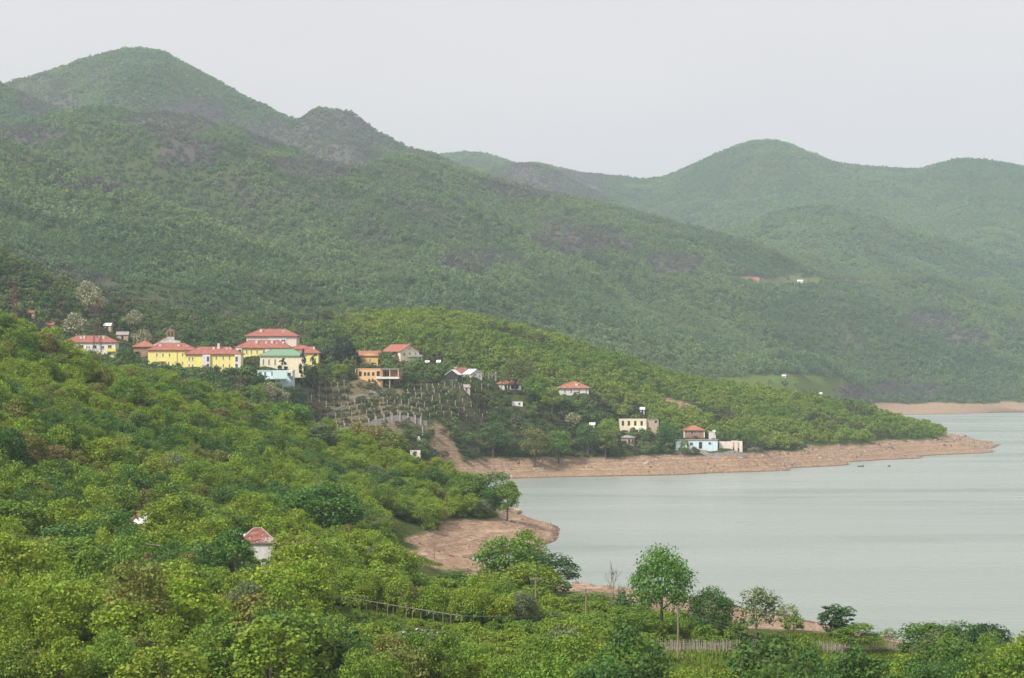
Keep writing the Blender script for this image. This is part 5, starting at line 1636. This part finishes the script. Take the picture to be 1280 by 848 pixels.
T('yellowish tree beside the olive-yellow skyline tree', 487, 688, 540, 50, 'broad', (0.125, 0.14, 0.03))
T('grey-green tree below the olive-yellow skyline tree', 398, 640, 530, 48, 'broad', 'grey')
T('reddish-brown budding bush under the long cable', 40, 340, 668, 44, 'broad', 'brown')
T('brownish tree at the picture edge under the long cable', 4, 330, 672, 46, 'broad', (0.10, 0.085, 0.03))
T('olive tree just below the reddish-brown budding bush', 100, 338, 690, 56, 'broad', 'olive')
for (px, d, tp, w, lab) in ((520, 262, 786, 84, 'white-blossomed tree at the bottom of the wood, tallest of its kind'), (485, 248, 812, 66, 'white-blossomed bush in the bottom row, beside the tallest blossomed tree'), (575, 256, 803, 60, 'white-blossomed bush mixed with lime-green leaves'), (430, 240, 825, 60, 'white-blossomed bush lowest at the picture bottom')):
    T(lab, px, d, tp, w, 'blossom', (0.075, 0.12, 0.04), 'blossoming_tree', 0, 'tree', 1.2)
# bare trees
def btree(label, px, d, py_top, v, ws=1.0):
    z = gz(px, d); h = zpy(py_top, d) - z
    H = (8.0, 6.5)[v]
    r_ = thing('bare_tree', label, 'tree', P(px, d, z), rng.uniform(0, 6))
    s = h / (H * 0.98); r_.scale = (s * ws, s * ws, s)
    o = link('trunk', BARE[v], r_)
    TAKEN.append((P(px, d, 0).x, d, 2.0))
btree('bare grey tree standing alone beside the tallest shore tree', 768, 376, 692, 1, 0.62)
btree('leafless grey tree at the outer edge of the corner clump', 1273, 312, 808, 1)
btree('leafless branchy tree behind the broad spreading tree near the cable', 44, 395, 624, 1, 1.3)
btree('leafless twiggy tree beside the largest dark green tree', 366, 470, 620, 1, 1.2)
btree('leafless tree low under the cable pole', 178, 335, 706, 1, 1.3)
btree('bare stem in the bushes at the beach edge', 497, 520, 672, 0, 0.5)
# village trees
VT = [('tall dark cedar, centre of the conifer group beside the red roofs', 428, 925, 421, 32, 'pine', 'pine'), ('broad dark cedar in the conifer group, next to the amber house', 439, 930, 432, 28, 'pine', 'pine'), ('dark bluish cedar in front of the conifer group', 414, 930, 434, 28, 'pine', (0.026, 0.045, 0.028)), ('thin dark cypress in front of the green-roofed house', 378, 872, 437, 9, 'cypress', 'pine'), ('second thin cypress, nearer to the conifer group', 393, 890, 443, 10, 'cypress', 'pine'),
      ('round light green tree covering the end of the green roof', 364, 866, 436, 30, 'broad', 'mid'), ('dark conifer in front of the gabled cream house', 493, 955, 440, 18, 'pine', 'pine'), ('dark cypress beside the round light green tree', 353, 868, 448, 12, 'cypress', 'pine'), ('light green tree beside the posts of the upper vineyard', 392, 868, 459, 24, 'broad', 'mid'), ('bright green bush under the dark cedars', 425, 905, 455, 22, 'broad', 'lime'),
      ('dark tree between the white flats and the church', 156, 880, 434, 26, 'broad', 'deep'), ('dark bushy tree next to the brick annexe', 171, 890, 440, 18, 'pine', (0.03, 0.055, 0.028)),
      ('large green tree below the church yard in front of the yellow house', 216, 860, 462, 18, 'broad', 'mid'), ('green tree under the grey basement of the wide yellow building', 279, 850, 474, 22, 'broad', 'deep'), ('dark green tree on the bank below the turquoise terrace', 310, 852, 456, 20, 'broad', 'deep'), ('rounded tree beneath the terrace posts', 325, 848, 480, 26, 'broad', 'mid'), ('grey-green tree on the bank beside the upper vineyard', 370, 850, 482, 30, 'broad', (0.05, 0.08, 0.035)),
      ('big olive tree at the foot of the hillside wood, by the porch house', 645, 1040, 448, 40, 'broad', (0.09, 0.11, 0.03)), ('tall green tree beside the porch house', 671, 1010, 468, 34, 'broad', 'mid'), ('light green tree in front of the house with the pointed roof', 690, 1000, 484, 30, 'broad', 'lime'), ('large tree overhanging the lake bank under the terrace wall', 617, 965, 528, 40, 'broad', (0.05, 0.095, 0.025)), ('dark bush tree on the reddish earth bank', 580, 950, 545, 18, 'bush', 'deep'), ('broad olive tree just above the lake bank', 668, 985, 536, 42, 'broad', 'olive'), ('green tree on the lake bank beside the broad olive tree', 698, 990, 538, 36, 'broad', 'mid'), ('dark tree on the lake bank between two olive trees', 735, 1005, 530, 34, 'broad', 'deep'), ('yellowish tree close above the bank before the outbuilding', 757, 1008, 538, 32, 'broad', (0.105, 0.125, 0.03)),
      ('light green tree close to the white concrete house', 760, 1045, 524, 28, 'broad', 'lime'), ('dark tree between the white concrete house and the pale blue house', 834, 1050, 528, 26, 'broad', 'deep'), ('green tree right in front of the pale blue house', 856, 1040, 549, 12, 'broad', 'mid'), ('bright round tree above the white concrete house', 838, 1110, 508, 34, 'broad', 'lime'), ('green tree beside the raised white block', 912, 1085, 534, 26, 'broad', 'mid'), ('bushy tree at the end of the village track', 935, 1085, 536, 30, 'broad', (0.065, 0.12, 0.02))]
for lab, px, d, tp, w, kd, c_ in VT:
    d += 125 if (px == 493 or d in (925, 930)) else dshift(px)
    T(lab, px, d, tp, w, kd, c_, {'pine': 'cedar_tree', 'cypress': 'cypress_tree', 'bush': 'bush'}.get(kd, 'village_tree'), None, 'bush' if kd == 'bush' else 'tree', 0.0, {'broad': 1.15, 'bush': 0.9}.get(kd) if px < 800 else None)
for lab, px, d, tp, w in (('pale blossoming tree, tallest on the rise behind the white flats', 108, 990, 352, 34), ('creamy blossoming tree just below the tallest one on the rise', 118, 985, 366, 30), ('pale blossoming tree on the rise beside the rusty pylon', 92, 965, 392, 34), ('pinkish blossoming tree between the pylon and the church', 163, 970, 392, 24), ('round white blossoming bush above the roof of the white flats', 105, 905, 411, 14), ('faded pink blossoming tree behind the brick annexe', 178, 945, 412, 26), ('pale blossoming tree under the turquoise terrace', 336, 846, 478, 28), ('creamy blossoming tree on the rise beside the lone red roof', 168, 1000, 388, 22), ('pale blossoming bush next to the green bank tree', 350, 846, 486, 24), ('pale flowering bush on the slope above the lake bank', 716, 1000, 516, 20)):
    T(lab, px, d, tp, w, 'pale_blossom', (0.17, 0.17, 0.09), 'blossoming_tree', None, 'tree', 0.0, 1.1)

# --- the near wood: many trees, scattered by dart throwing
def darts(n, u0, u1, d0, d1, rad, ok, seed, cell=10.0):
    r = np.random.RandomState(seed)
    px = r.uniform(u0, u1, n); d = np.sqrt(r.uniform(d0 ** 2, d1 ** 2, n))
    x = (px - 640) / F * d
    z = ground(px, d)
    m_ = ok(px, d, x, z)
    px, d, x, z = px[m_], d[m_], x[m_], z[m_]
    G = {}; keep = []
    for i in range(len(px)):
        rd = rad(px[i], d[i])
        cx, cy = int(x[i] // cell), int(d[i] // cell)
        hit = False
        for a in (-1, 0, 1):
            for b_ in (-1, 0, 1):
                for j in G.get((cx + a, cy + b_), ()):
                    if (x[i] - x[j]) ** 2 + (d[i] - d[j]) ** 2 < rd * rd: hit = True; break
                if hit: break
            if hit: break
        if not hit:
            keep.append(i); G.setdefault((cx, cy), []).append(i)
    k = np.array(keep, int)
    return px[k], d[k], x[k], z[k]


TK = np.array(TAKEN)
def clear_of(x, d, f=1.0):
    ok = np.ones(len(x), bool)
    for t in TK: ok &= (x - t[0]) ** 2 + (d - t[1]) ** 2 > (t[2] * f) ** 2
    return ok


def clear_of_houses(px, d, z, h, front=42):
    """no tree inside a house, nor one tall enough in front to hide it"""
    ok = np.ones(len(px), bool)
    topy = HOR + (CAMZ - z - h) * F / d
    for (a, b_, dd, dp, pe) in FOOT:
        inside = (px > a - 5) & (px < b_ + 5) & (d > dd - 2) & (d < dd + dp + 3)
        hides = (px > a - 7) & (px < b_ + 7) & (d > dd - front) & (d <= dd - 2) & (topy < pe + np.where(np.full(len(px), (a + b_) / 2) < 505, 17, 9))
        ok &= ~(inside | hides)
    return ok


def sight_ok(px, d, z, h):
    """keeps open what the photograph shows over the near trees: trellis, flowers, meadow, fence, beach"""
    topy = HOR + (CAMZ - z - h) * F / d
    lim = np.where(d < 335, np.interp(px, [330, 400, 480, 560, 640, 700, 701, 800, 801, 960, 961, 1130, 1131, 1300], [0, 752, 766, 776, 778, 778, 772, 788, 832, 832, 812, 818, 784, 790]), 0)
    lim = np.maximum(lim, np.where((d >= 335) & (d < 520), np.interp(px, [478, 490, 500, 530, 600, 640, 700, 900, 975, 1130, 1300], [0, 690, 700, 716, 716, 700, 745, 768, 806, 812, 800]), 0))
    lim = np.maximum(lim, np.where((d >= 500) & (d < 570) & (px > 475), 700, 0))
    return topy > lim


def ok_near(px, d, x, z):
    ba_, gr_, vi_ = near_masks(px, d, z, x)
    ok = (ba_ < 0.35) & (gr_ < 0.5) & (z > 1.5)
    # leave the low shore meadow to its own trees
    ok &= ~((px > 690) & (((d > 300) & (d < 342)) | ((d > 405) & (d < 500)))) & ~((px > 560) & (d > 395) & (d < 480)) & (px < 1290)
    ok &= ~((px > 800) & (px < 960) & (d > 286) & (d < 342))
    ok &= ~((px > 975) & (px < 1042) & (d >= 342) & (d < 420))
    ok &= ~((px > 655) & (px < 700) & (d > 335) & (d < 372))
    ok &= clear_of(x, d)
    rr = (2.5 + 3.0 * sstep(.2, .8, vnoise(x / 7.0, d / 7.0, 91))) / 3.8
    hm_ = 7.4 * 1.1 * (.45 + .55 * rr) * np.where(d > 560, .8, 1)
    ok &= clear_of_houses(px, d, z, hm_, 80)
    ok &= sight_ok(px, d, z, hm_)
    return ok


def near_rad(p, d):
    x = (p - 640) / F * d
    return (2.5 + 3.0 * float(sstep(.2, .8, vnoise(x / 7.0, d / 7.0, 91)))) * (1.0 if d < 400 else .78)
npx, nd, nx_, nz = darts(30000, -60, 1290, 196, 705, near_rad, ok_near, 77, 5.6)
order = np.argsort(nd)
npx, nd, nx_, nz = npx[order], nd[order], nx_[order], nz[order]
tone = fbm(nx_ / 26, nd / 34, 61, 3)
tone2 = fbm(nx_ / 9, nd / 9, 63, 2)


def near_colour(i):
    t, q = tone[i] + rng.uniform(-.13, .13), rng.random()
    if q < 0.02: return 'brown', 'brownish budding'
    if q < 0.10: return 'olive', 'olive-green'
    if q < 0.12: return 'grey', 'grey-green'
    if t > 0.50: return 'lime', 'yellowish'
    if t > 0.37: return 'mid', 'bright green'
    return 'deep', 'dark green'


LAND = [(322, 384, 'the broken-tiled cottage'), (176, 420, 'the half-collapsed cottage'), (233, 415, 'the orange-tiled hut'), (189, 372, 'the orange roof corner'), (148, 368, 'the small white shed'), (270, 330, 'the short cable pole'), (520, 262, 'the tallest white-blossomed tree'), (402, 432, 'the largest dark green tree'), (106, 425, 'the broad spreading tree'), (40, 340, 'the reddish-brown bush'), (500, 326, 'the vine trellis'), (572, 402, 'the dark compact tree'), (669, 366, 'the flower-strip pole'), (847, 322, 'the tall meadow pole'), (1053, 286, 'the pole by the fence gap'), (430, 240, 'the lowest blossomed bush'), (1163, 312, 'the corner clump'), (640, 356, 'the pale-tipped bush'), (262, 398, 'the dense dark round tree')]
NIND = 285
nw_p, nw_k, nw_r, nw_s, nw_c = [], [], [], [], []
nb_ = len(VAR['broad'])
done = 0
for i in range(len(npx)):
    cn, cw = near_colour(i)
    rr_ = near_rad(npx[i], nd[i]) / 3.8
    hgt = rng.uniform(0.8, 1.14) * (0.45 + 0.55 * rr_) * (.8 if nd[i] > 560 else 1)
    wid = max(rr_, .75) * rng.uniform(0.88, 1.12)
    # visible in the frame?
    vis = -20 < npx[i] < 1300 and HOR + (CAMZ - nz[i] - 7 * hgt) * F / nd[i] < 846
    if vis and done < NIND:
        bx, bd, bn = min(LAND, key=lambda q: ((q[0] - npx[i]) / F * nd[i]) ** 2 + (q[1] - nd[i]) ** 2 * 0.5)
        dd = nd[i] - bd; dx = npx[i] - bx
        rel = 'in front of' if dd < -12 else 'behind' if dd > 12 else 'beside'
        far = math.hypot(dx / F * nd[i], dd) > 22
        size = 'tall' if hgt > 1.12 else 'small' if hgt < 0.86 else 'middling'
        if nd[i] < 262:
            tenth = ['at the very edge', 'one tenth', 'two tenths', 'three tenths', 'four tenths', 'half', 'six tenths', 'seven tenths', 'eight tenths', 'nine tenths', 'nearly all'][int(min(max(npx[i] / 128 + .5, 0), 10))]
            lab = '%s %s tree %s, %s%s' % (size, cw, 'along the bottom edge' if nd[i] < 224 else 'just above the bottom edge' if nd[i] < 242 else 'low in the near wood', tenth, '' if tenth.startswith('at') else ' across')
        else: lab = '%s %s tree %s%s %s' % (size, cw, 'far ' if far and rel != 'beside' else '', 'away from' if far and rel == 'beside' else rel, bn)
        tree('broadleaf_tree', lab, 'broad', nx_[i], nd[i], nz[i] - 0.15, wid, hgt, col_of(cn), 'trees of the near wood')
        done += 1
    else:
        nw_p.append((nx_[i], nd[i], nz[i] - .15)); nw_k.append(rng.randrange(nb_)); nw_r.append((0, 0, rng.uniform(0, 6.28))); nw_s.append((wid, wid, hgt)); nw_c.append(col_of(cn))
print('near wood', len(npx), 'single', done)
scatter('near_woods', nw_p, nw_k, nw_r, nw_s, nw_c, CSRC['near'], 'leafy green wood on the upper part of the near slope')
# undergrowth
def ok_under(px, d, x, z):
    ba_, gr_, vi_ = near_masks(px, d, z, x)
    return (ba_ < 0.45) & (gr_ < 0.75) & (z > 1.2) & clear_of_houses(px, d, z, 2.5, 14) & sight_ok(px, d, z, 1.2) & ~((px > 800) & (px < 1000) & (d > 300) & (d < 333))
upx, ud, ux, uz = darts(45000, -60, 1290, 196, 720, lambda p, d: 2.5, ok_under, 79, 4.0)
n = len(ux); s = np.where(sight_ok(upx, ud, uz, 2.8), nr.uniform(.45, 1.0, n), nr.uniform(.22, .36, n))
tn_ = fbm(ux / 15, ud / 15, 66, 3) + nr.normal(0, .12, n)
uc = mixcol(np.array(PAL['mid']) * KC, np.array(PAL['lime']) * KC, sstep(.35, .65, tn_))
scatter('undergrowth', np.stack([ux, ud, uz - .1], 1), nb_ + nr.randint(0, 3, n), np.stack([0 * s, 0 * s, nr.rand(n) * 6.28], 1), np.stack([s, s, s * nr.uniform(.7, 1.1, n)], 1), uc, CSRC['near'], 'low green bushes and scrub under the near trees')

# --- village slopes and the wooded hill behind
def ok_vil(px, d, x, z):
    ba_, gr_, vi_ = near_masks(px, d, z, x)
    r = np.random.RandomState(5).rand(len(px))
    ok = (ba_ < 0.3) & (z > 2.0) & (vi_ < 0.4 + 0.0 * r)
    ok &= clear_of_houses(px, d, z, 5.5, 45) & clear_of(x, d, .9)
    ok &= ~((px > 925) & (px < 965) & (d < 1072))
    ok &= ~((px > 384) & (px < 612) & (d > np.interp(px, [384, 530, 560, 612], [956, 962, 984, 1018])) & (d < np.interp(px, [384, 530, 560, 612], [1008, 1014, 1026, 1056])))
    return ok
vpx, vd, vx, vz = darts(90000, -70, 1340, 705, 1760, lambda p, d: 4.6 if (d < 1075 and p < 900) else 4.3, ok_vil, 83, 5.0)
n = len(vx)
hill = sstep(1040, 1110, vd + (vpx - 640) * 0.0) * sstep(400, 470, vpx)
hill = np.maximum(hill, sstep(930, 990, vpx))
t1 = fbm(vx / 45, vd / 60, 71, 3) + nr.normal(0, .10, n)
t2 = fbm(vx / 14, vd / 14, 73, 3) + nr.normal(0, .10, n)
ch = mixcol((0.140, 0.240, 0.030), (0.220, 0.300, 0.036), sstep(.35, .6, t1))            # fresh wood on the hill
cv = mixcol((0.080, 0.148, 0.042), (0.150, 0.220, 0.056), sstep(.35, .65, t2))           # gardens and orchards
w = (sstep(.60, .75, t1) * (nr.rand(n) < .35))[:, None]; cv = cv * (1 - w) + np.array((0.12, 0.105, 0.06)) * w
w = (nr.rand(n) < .06)[:, None]; cv = np.where(w, np.array((0.15, 0.15, 0.09))[None], cv)
vc = (cv * (1 - hill[:, None]) + ch * hill[:, None]) * 1.1
w = (sstep(.66, .74, fbm(vx / 30, vd / 30, 75, 3)) * .8)[:, None]; vc = vc * (1 - w) + np.array((0.10, 0.09, 0.05)) * w
s = nr.uniform(.7, 1.2, n) * (1 - 0.1 * hill) * np.where((vd < 1040) & (vpx > 380), .85, 1.0)
scatter('village_woods', np.stack([vx, vd, vz - .3], 1), nr.randint(0, 5, n), np.stack([0 * s, 0 * s, nr.rand(n) * 6.28], 1), np.stack([s, s, s * nr.uniform(.85, 1.2, n)], 1), vc, CSRC['mid'], 'fresh green woods and orchards around the village and over its hill')
# low scrub filling the gardens, the vines included
def ok_scrub(px, d, x, z):
    ba_, gr_, vi_ = near_masks(px, d, z, x)
    r = np.random.RandomState(6).rand(len(px))
    return (~((vi_ > .5) & (r < .8))) & ((ba_ < 0.2) | ((ba_ < .95) & (r < .07))) & (z > 2.2) & clear_of_houses(px, d, z, 1.5, 6)
spx, sd_, sx2, sz2 = darts(42000, -70, 1200, 720, 1120, lambda p, d: 2.0, ok_scrub, 87, 3.0)
n = len(sx2); s = nr.uniform(.25, .6, n)
tn_ = fbm(sx2 / 12, sd_ / 12, 76, 3) + nr.normal(0, .12, n)
uc = mixcol((0.08, 0.125, 0.042), (0.15, 0.19, 0.06), sstep(.35, .65, tn_))
w = (nr.rand(n) < .2)[:, None]; uc = np.where(w, np.array((0.14, 0.12, 0.08))[None], uc)
scatter('scrub', np.stack([sx2, sd_, sz2 - .1], 1), nr.randint(0, 5, n), np.stack([0 * s, 0 * s, nr.rand(n) * 6.28], 1), np.stack([s * 1.3, s * 1.3, s], 1), uc, CSRC['mid'], 'low bushes, vines and garden plants on the village slope')
print('village', len(vx), 'scrub', n)
vr = []
for (d0, st_) in rows_:
    for px in np.arange(388, 614, 1.6):
        if not (d0 > 990 and 436 < px < 506): vr.append((px + rng.uniform(-.5, .5), contour(px, d0 + .8) + rng.uniform(-.35, .35)))
vr = np.array(vr); n = len(vr); s = nr.uniform(.12, .26, n)
vrz = ground(vr[:, 0], vr[:, 1])
scatter('vine_rows', np.stack([(vr[:, 0] - 640) / F * vr[:, 1], vr[:, 1], vrz], 1), nr.randint(0, 5, n), np.stack([0 * s, 0 * s, nr.rand(n) * 6.28], 1), np.stack([s, s, s], 1), mixcol((0.10, 0.16, 0.035), (0.17, 0.21, 0.06), nr.rand(n)), CSRC['mid'], 'young vines in rows along the vineyard terraces')

# --- grass and yellow flowers of the shore meadow
def blades(name, n, patches, size, colA, colB, label, seed):
    r = np.random.RandomState(seed)
    co = []; 
    pxv, dv = [], []
    for c_ in patches:
        m_ = int(n * c_[2] * c_[3] / sum(q[2] * q[3] for q in patches))
        a = r.uniform(0, 6.283, m_); q = np.sqrt(r.rand(m_))
        pxv.append(c_[0] + np.cos(a) * q * c_[2]); dv.append(c_[1] + np.sin(a) * q * c_[3])
    pxv = np.concatenate(pxv); dv = np.concatenate(dv); z = ground(pxv, dv); x = (pxv - 640) / F * dv
    k = z > 2.5; pxv, dv, z, x = pxv[k], dv[k], z[k], x[k]; m_ = len(x)
    h = size * r.uniform(.5, 1.3, m_); a = r.uniform(0, 6.283, m_); w = .07 * r.uniform(.7, 1.5, m_)
    b0 = np.stack([x - np.cos(a) * w, dv - np.sin(a) * w, z - .05], 1); b1 = np.stack([x + np.cos(a) * w, dv + np.sin(a) * w, z - .05], 1)
    l = r.normal(0, .25, (m_, 2)) * h[:, None]
    t0 = np.stack([x + l[:, 0] + w * .3, dv + l[:, 1], z + h], 1); t1 = np.stack([x + l[:, 0] - w * .3, dv + l[:, 1], z + h], 1)
    co = np.stack([b0, b1, t0, t1], 1).reshape(-1, 3)
    me = quads_mesh(name, co, [M[colA], M[colB]], (r.rand(m_) < .25).astype(np.int32))
    return tag(link(name, me), label, None, None, 'stuff')
M['grassA'] = plain('grass_green', (0.13, 0.20, 0.025), var=0.3, scale=.5, spec=.1)
M['grassB'] = plain('grass_yellow', (0.22, 0.24, 0.05), var=0.3, scale=.5, spec=.1)
M['flower'] = plain('yellow_flowers', (0.72, 0.56, 0.02), var=0.15, scale=.8, spec=.1)
blades('meadow_grass', 60000, MEADOWS + [(530, 338, 110, 15), (620, 350, 60, 12), (505, 470, 50, 22), (1020, 350, 110, 14), (482, 540, 22, 35)], .5, 'grassA', 'grassB', 'rough green grass on the shore meadow', 5)
FLOW = [(672, 361, 9, 3), (690, 366, 16, 2.5), (603, 372, 10, 3), (556, 376, 10, 3), (685, 356, 8, 2), (505, 392, 8, 3), (913, 306, 14, 1.2), (840, 352, 8, 2)]
blades('yellow_flowers', 5000, FLOW, .5, 'flower', 'grassB', 'yellow flowers growing in strips on the shore meadow', 6)

# same words on several trees: say which one from the left
byl = {}
for o in bpy.data.objects:
    if o.get('group') == 'trees of the near wood': byl.setdefault(o['label'], []).append(o)
ORD = ['second', 'third', 'fourth', 'fifth', 'sixth', 'seventh', 'eighth']
for lab, os_ in byl.items():
    if len(os_) < 2: continue
    os_.sort(key=lambda o: o.location.x / o.location.y)
    for i, o in enumerate(os_):
        o['label'] = lab + (', leftmost such' if i == 0 else ', rightmost such' if i == len(os_) - 1 else ', %s such' % ORD[min(i - 1, 6)])

# --- loose stones on the bare banks
def stone_mesh(seed):
    import bmesh
    bm = bmesh.new(); bmesh.ops.create_icosphere(bm, subdivisions=1, radius=.5)
    r = random.Random(seed)
    for v in bm.verts: v.co *= r.uniform(.65, 1.25)
    me = bpy.data.meshes.new('stone'); bm.to_mesh(me); bm.free(); me.materials.append(M['leafstone']); return me
m_, n_2, b_2, o_2 = new_mat('bank_stone')
a_2 = N(n_2, 'ShaderNodeAttribute', attribute_type='INSTANCER', attribute_name='leaf_col')
n_2.links.new(a_2.outputs['Color'], b_2.inputs['Base Color']); b_2.inputs['Roughness'].default_value = .9
M['leafstone'] = m_
CSRC['stone'] = src_collection('stone_source', [stone_mesh(i) for i in range(4)])
def ok_stone(px, d, x, z):
    ba_, gr_, vi_ = near_masks(px, d, z, x)
    return (ba_ > 0.6) & (z > 0.05) & (fbm(x / 9, d / 9, 95, 3) + np.random.RandomState(4).normal(0, .1, len(x)) > .47)
tx, td, tx2, tz2 = darts(150000, 400, 1300, 350, 1450, lambda p, d: .7, ok_stone, 97, 1.0)
n = len(tx); s = np.exp(nr.normal(-.75, .5, n)) * np.clip(td / 800, .7, 1.3)
tcol = mixcol((0.16, 0.11, 0.085), (0.42, 0.33, 0.27), nr.rand(n))
scatter('loose_stones', np.stack([tx2, td, tz2], 1), nr.randint(0, 4, n), nr.rand(n, 3) * 6.28, np.stack([s, s, s * .6], 1), tcol, CSRC['stone'], 'loose stones lying on the bare lake banks')
print('stones', n)
# ------------------------------------------------------------------ haze
hm = bpy.data.materials.new('haze_air'); hm.use_nodes = True
hn = hm.node_tree; hn.nodes.clear()
ho = hn.nodes.new('ShaderNodeOutputMaterial'); hv_ = hn.nodes.new('ShaderNodeVolumePrincipled')
hv_.inputs['Color'].default_value = (0.74, 0.89, 1.0, 1)
hv_.inputs['Density'].default_value = HAZE_DENSITY
hv_.inputs['Anisotropy'].default_value = 0.2
hn.links.new(hv_.outputs[0], ho.inputs['Volume'])
b = MB(); b.box(-7000, 7000, -900, 9300, -7.5, 760)
hz_ = b.build('haze', hm)
tag(hz_, 'thin pale haze filling the whole valley', None, None, 'stuff')
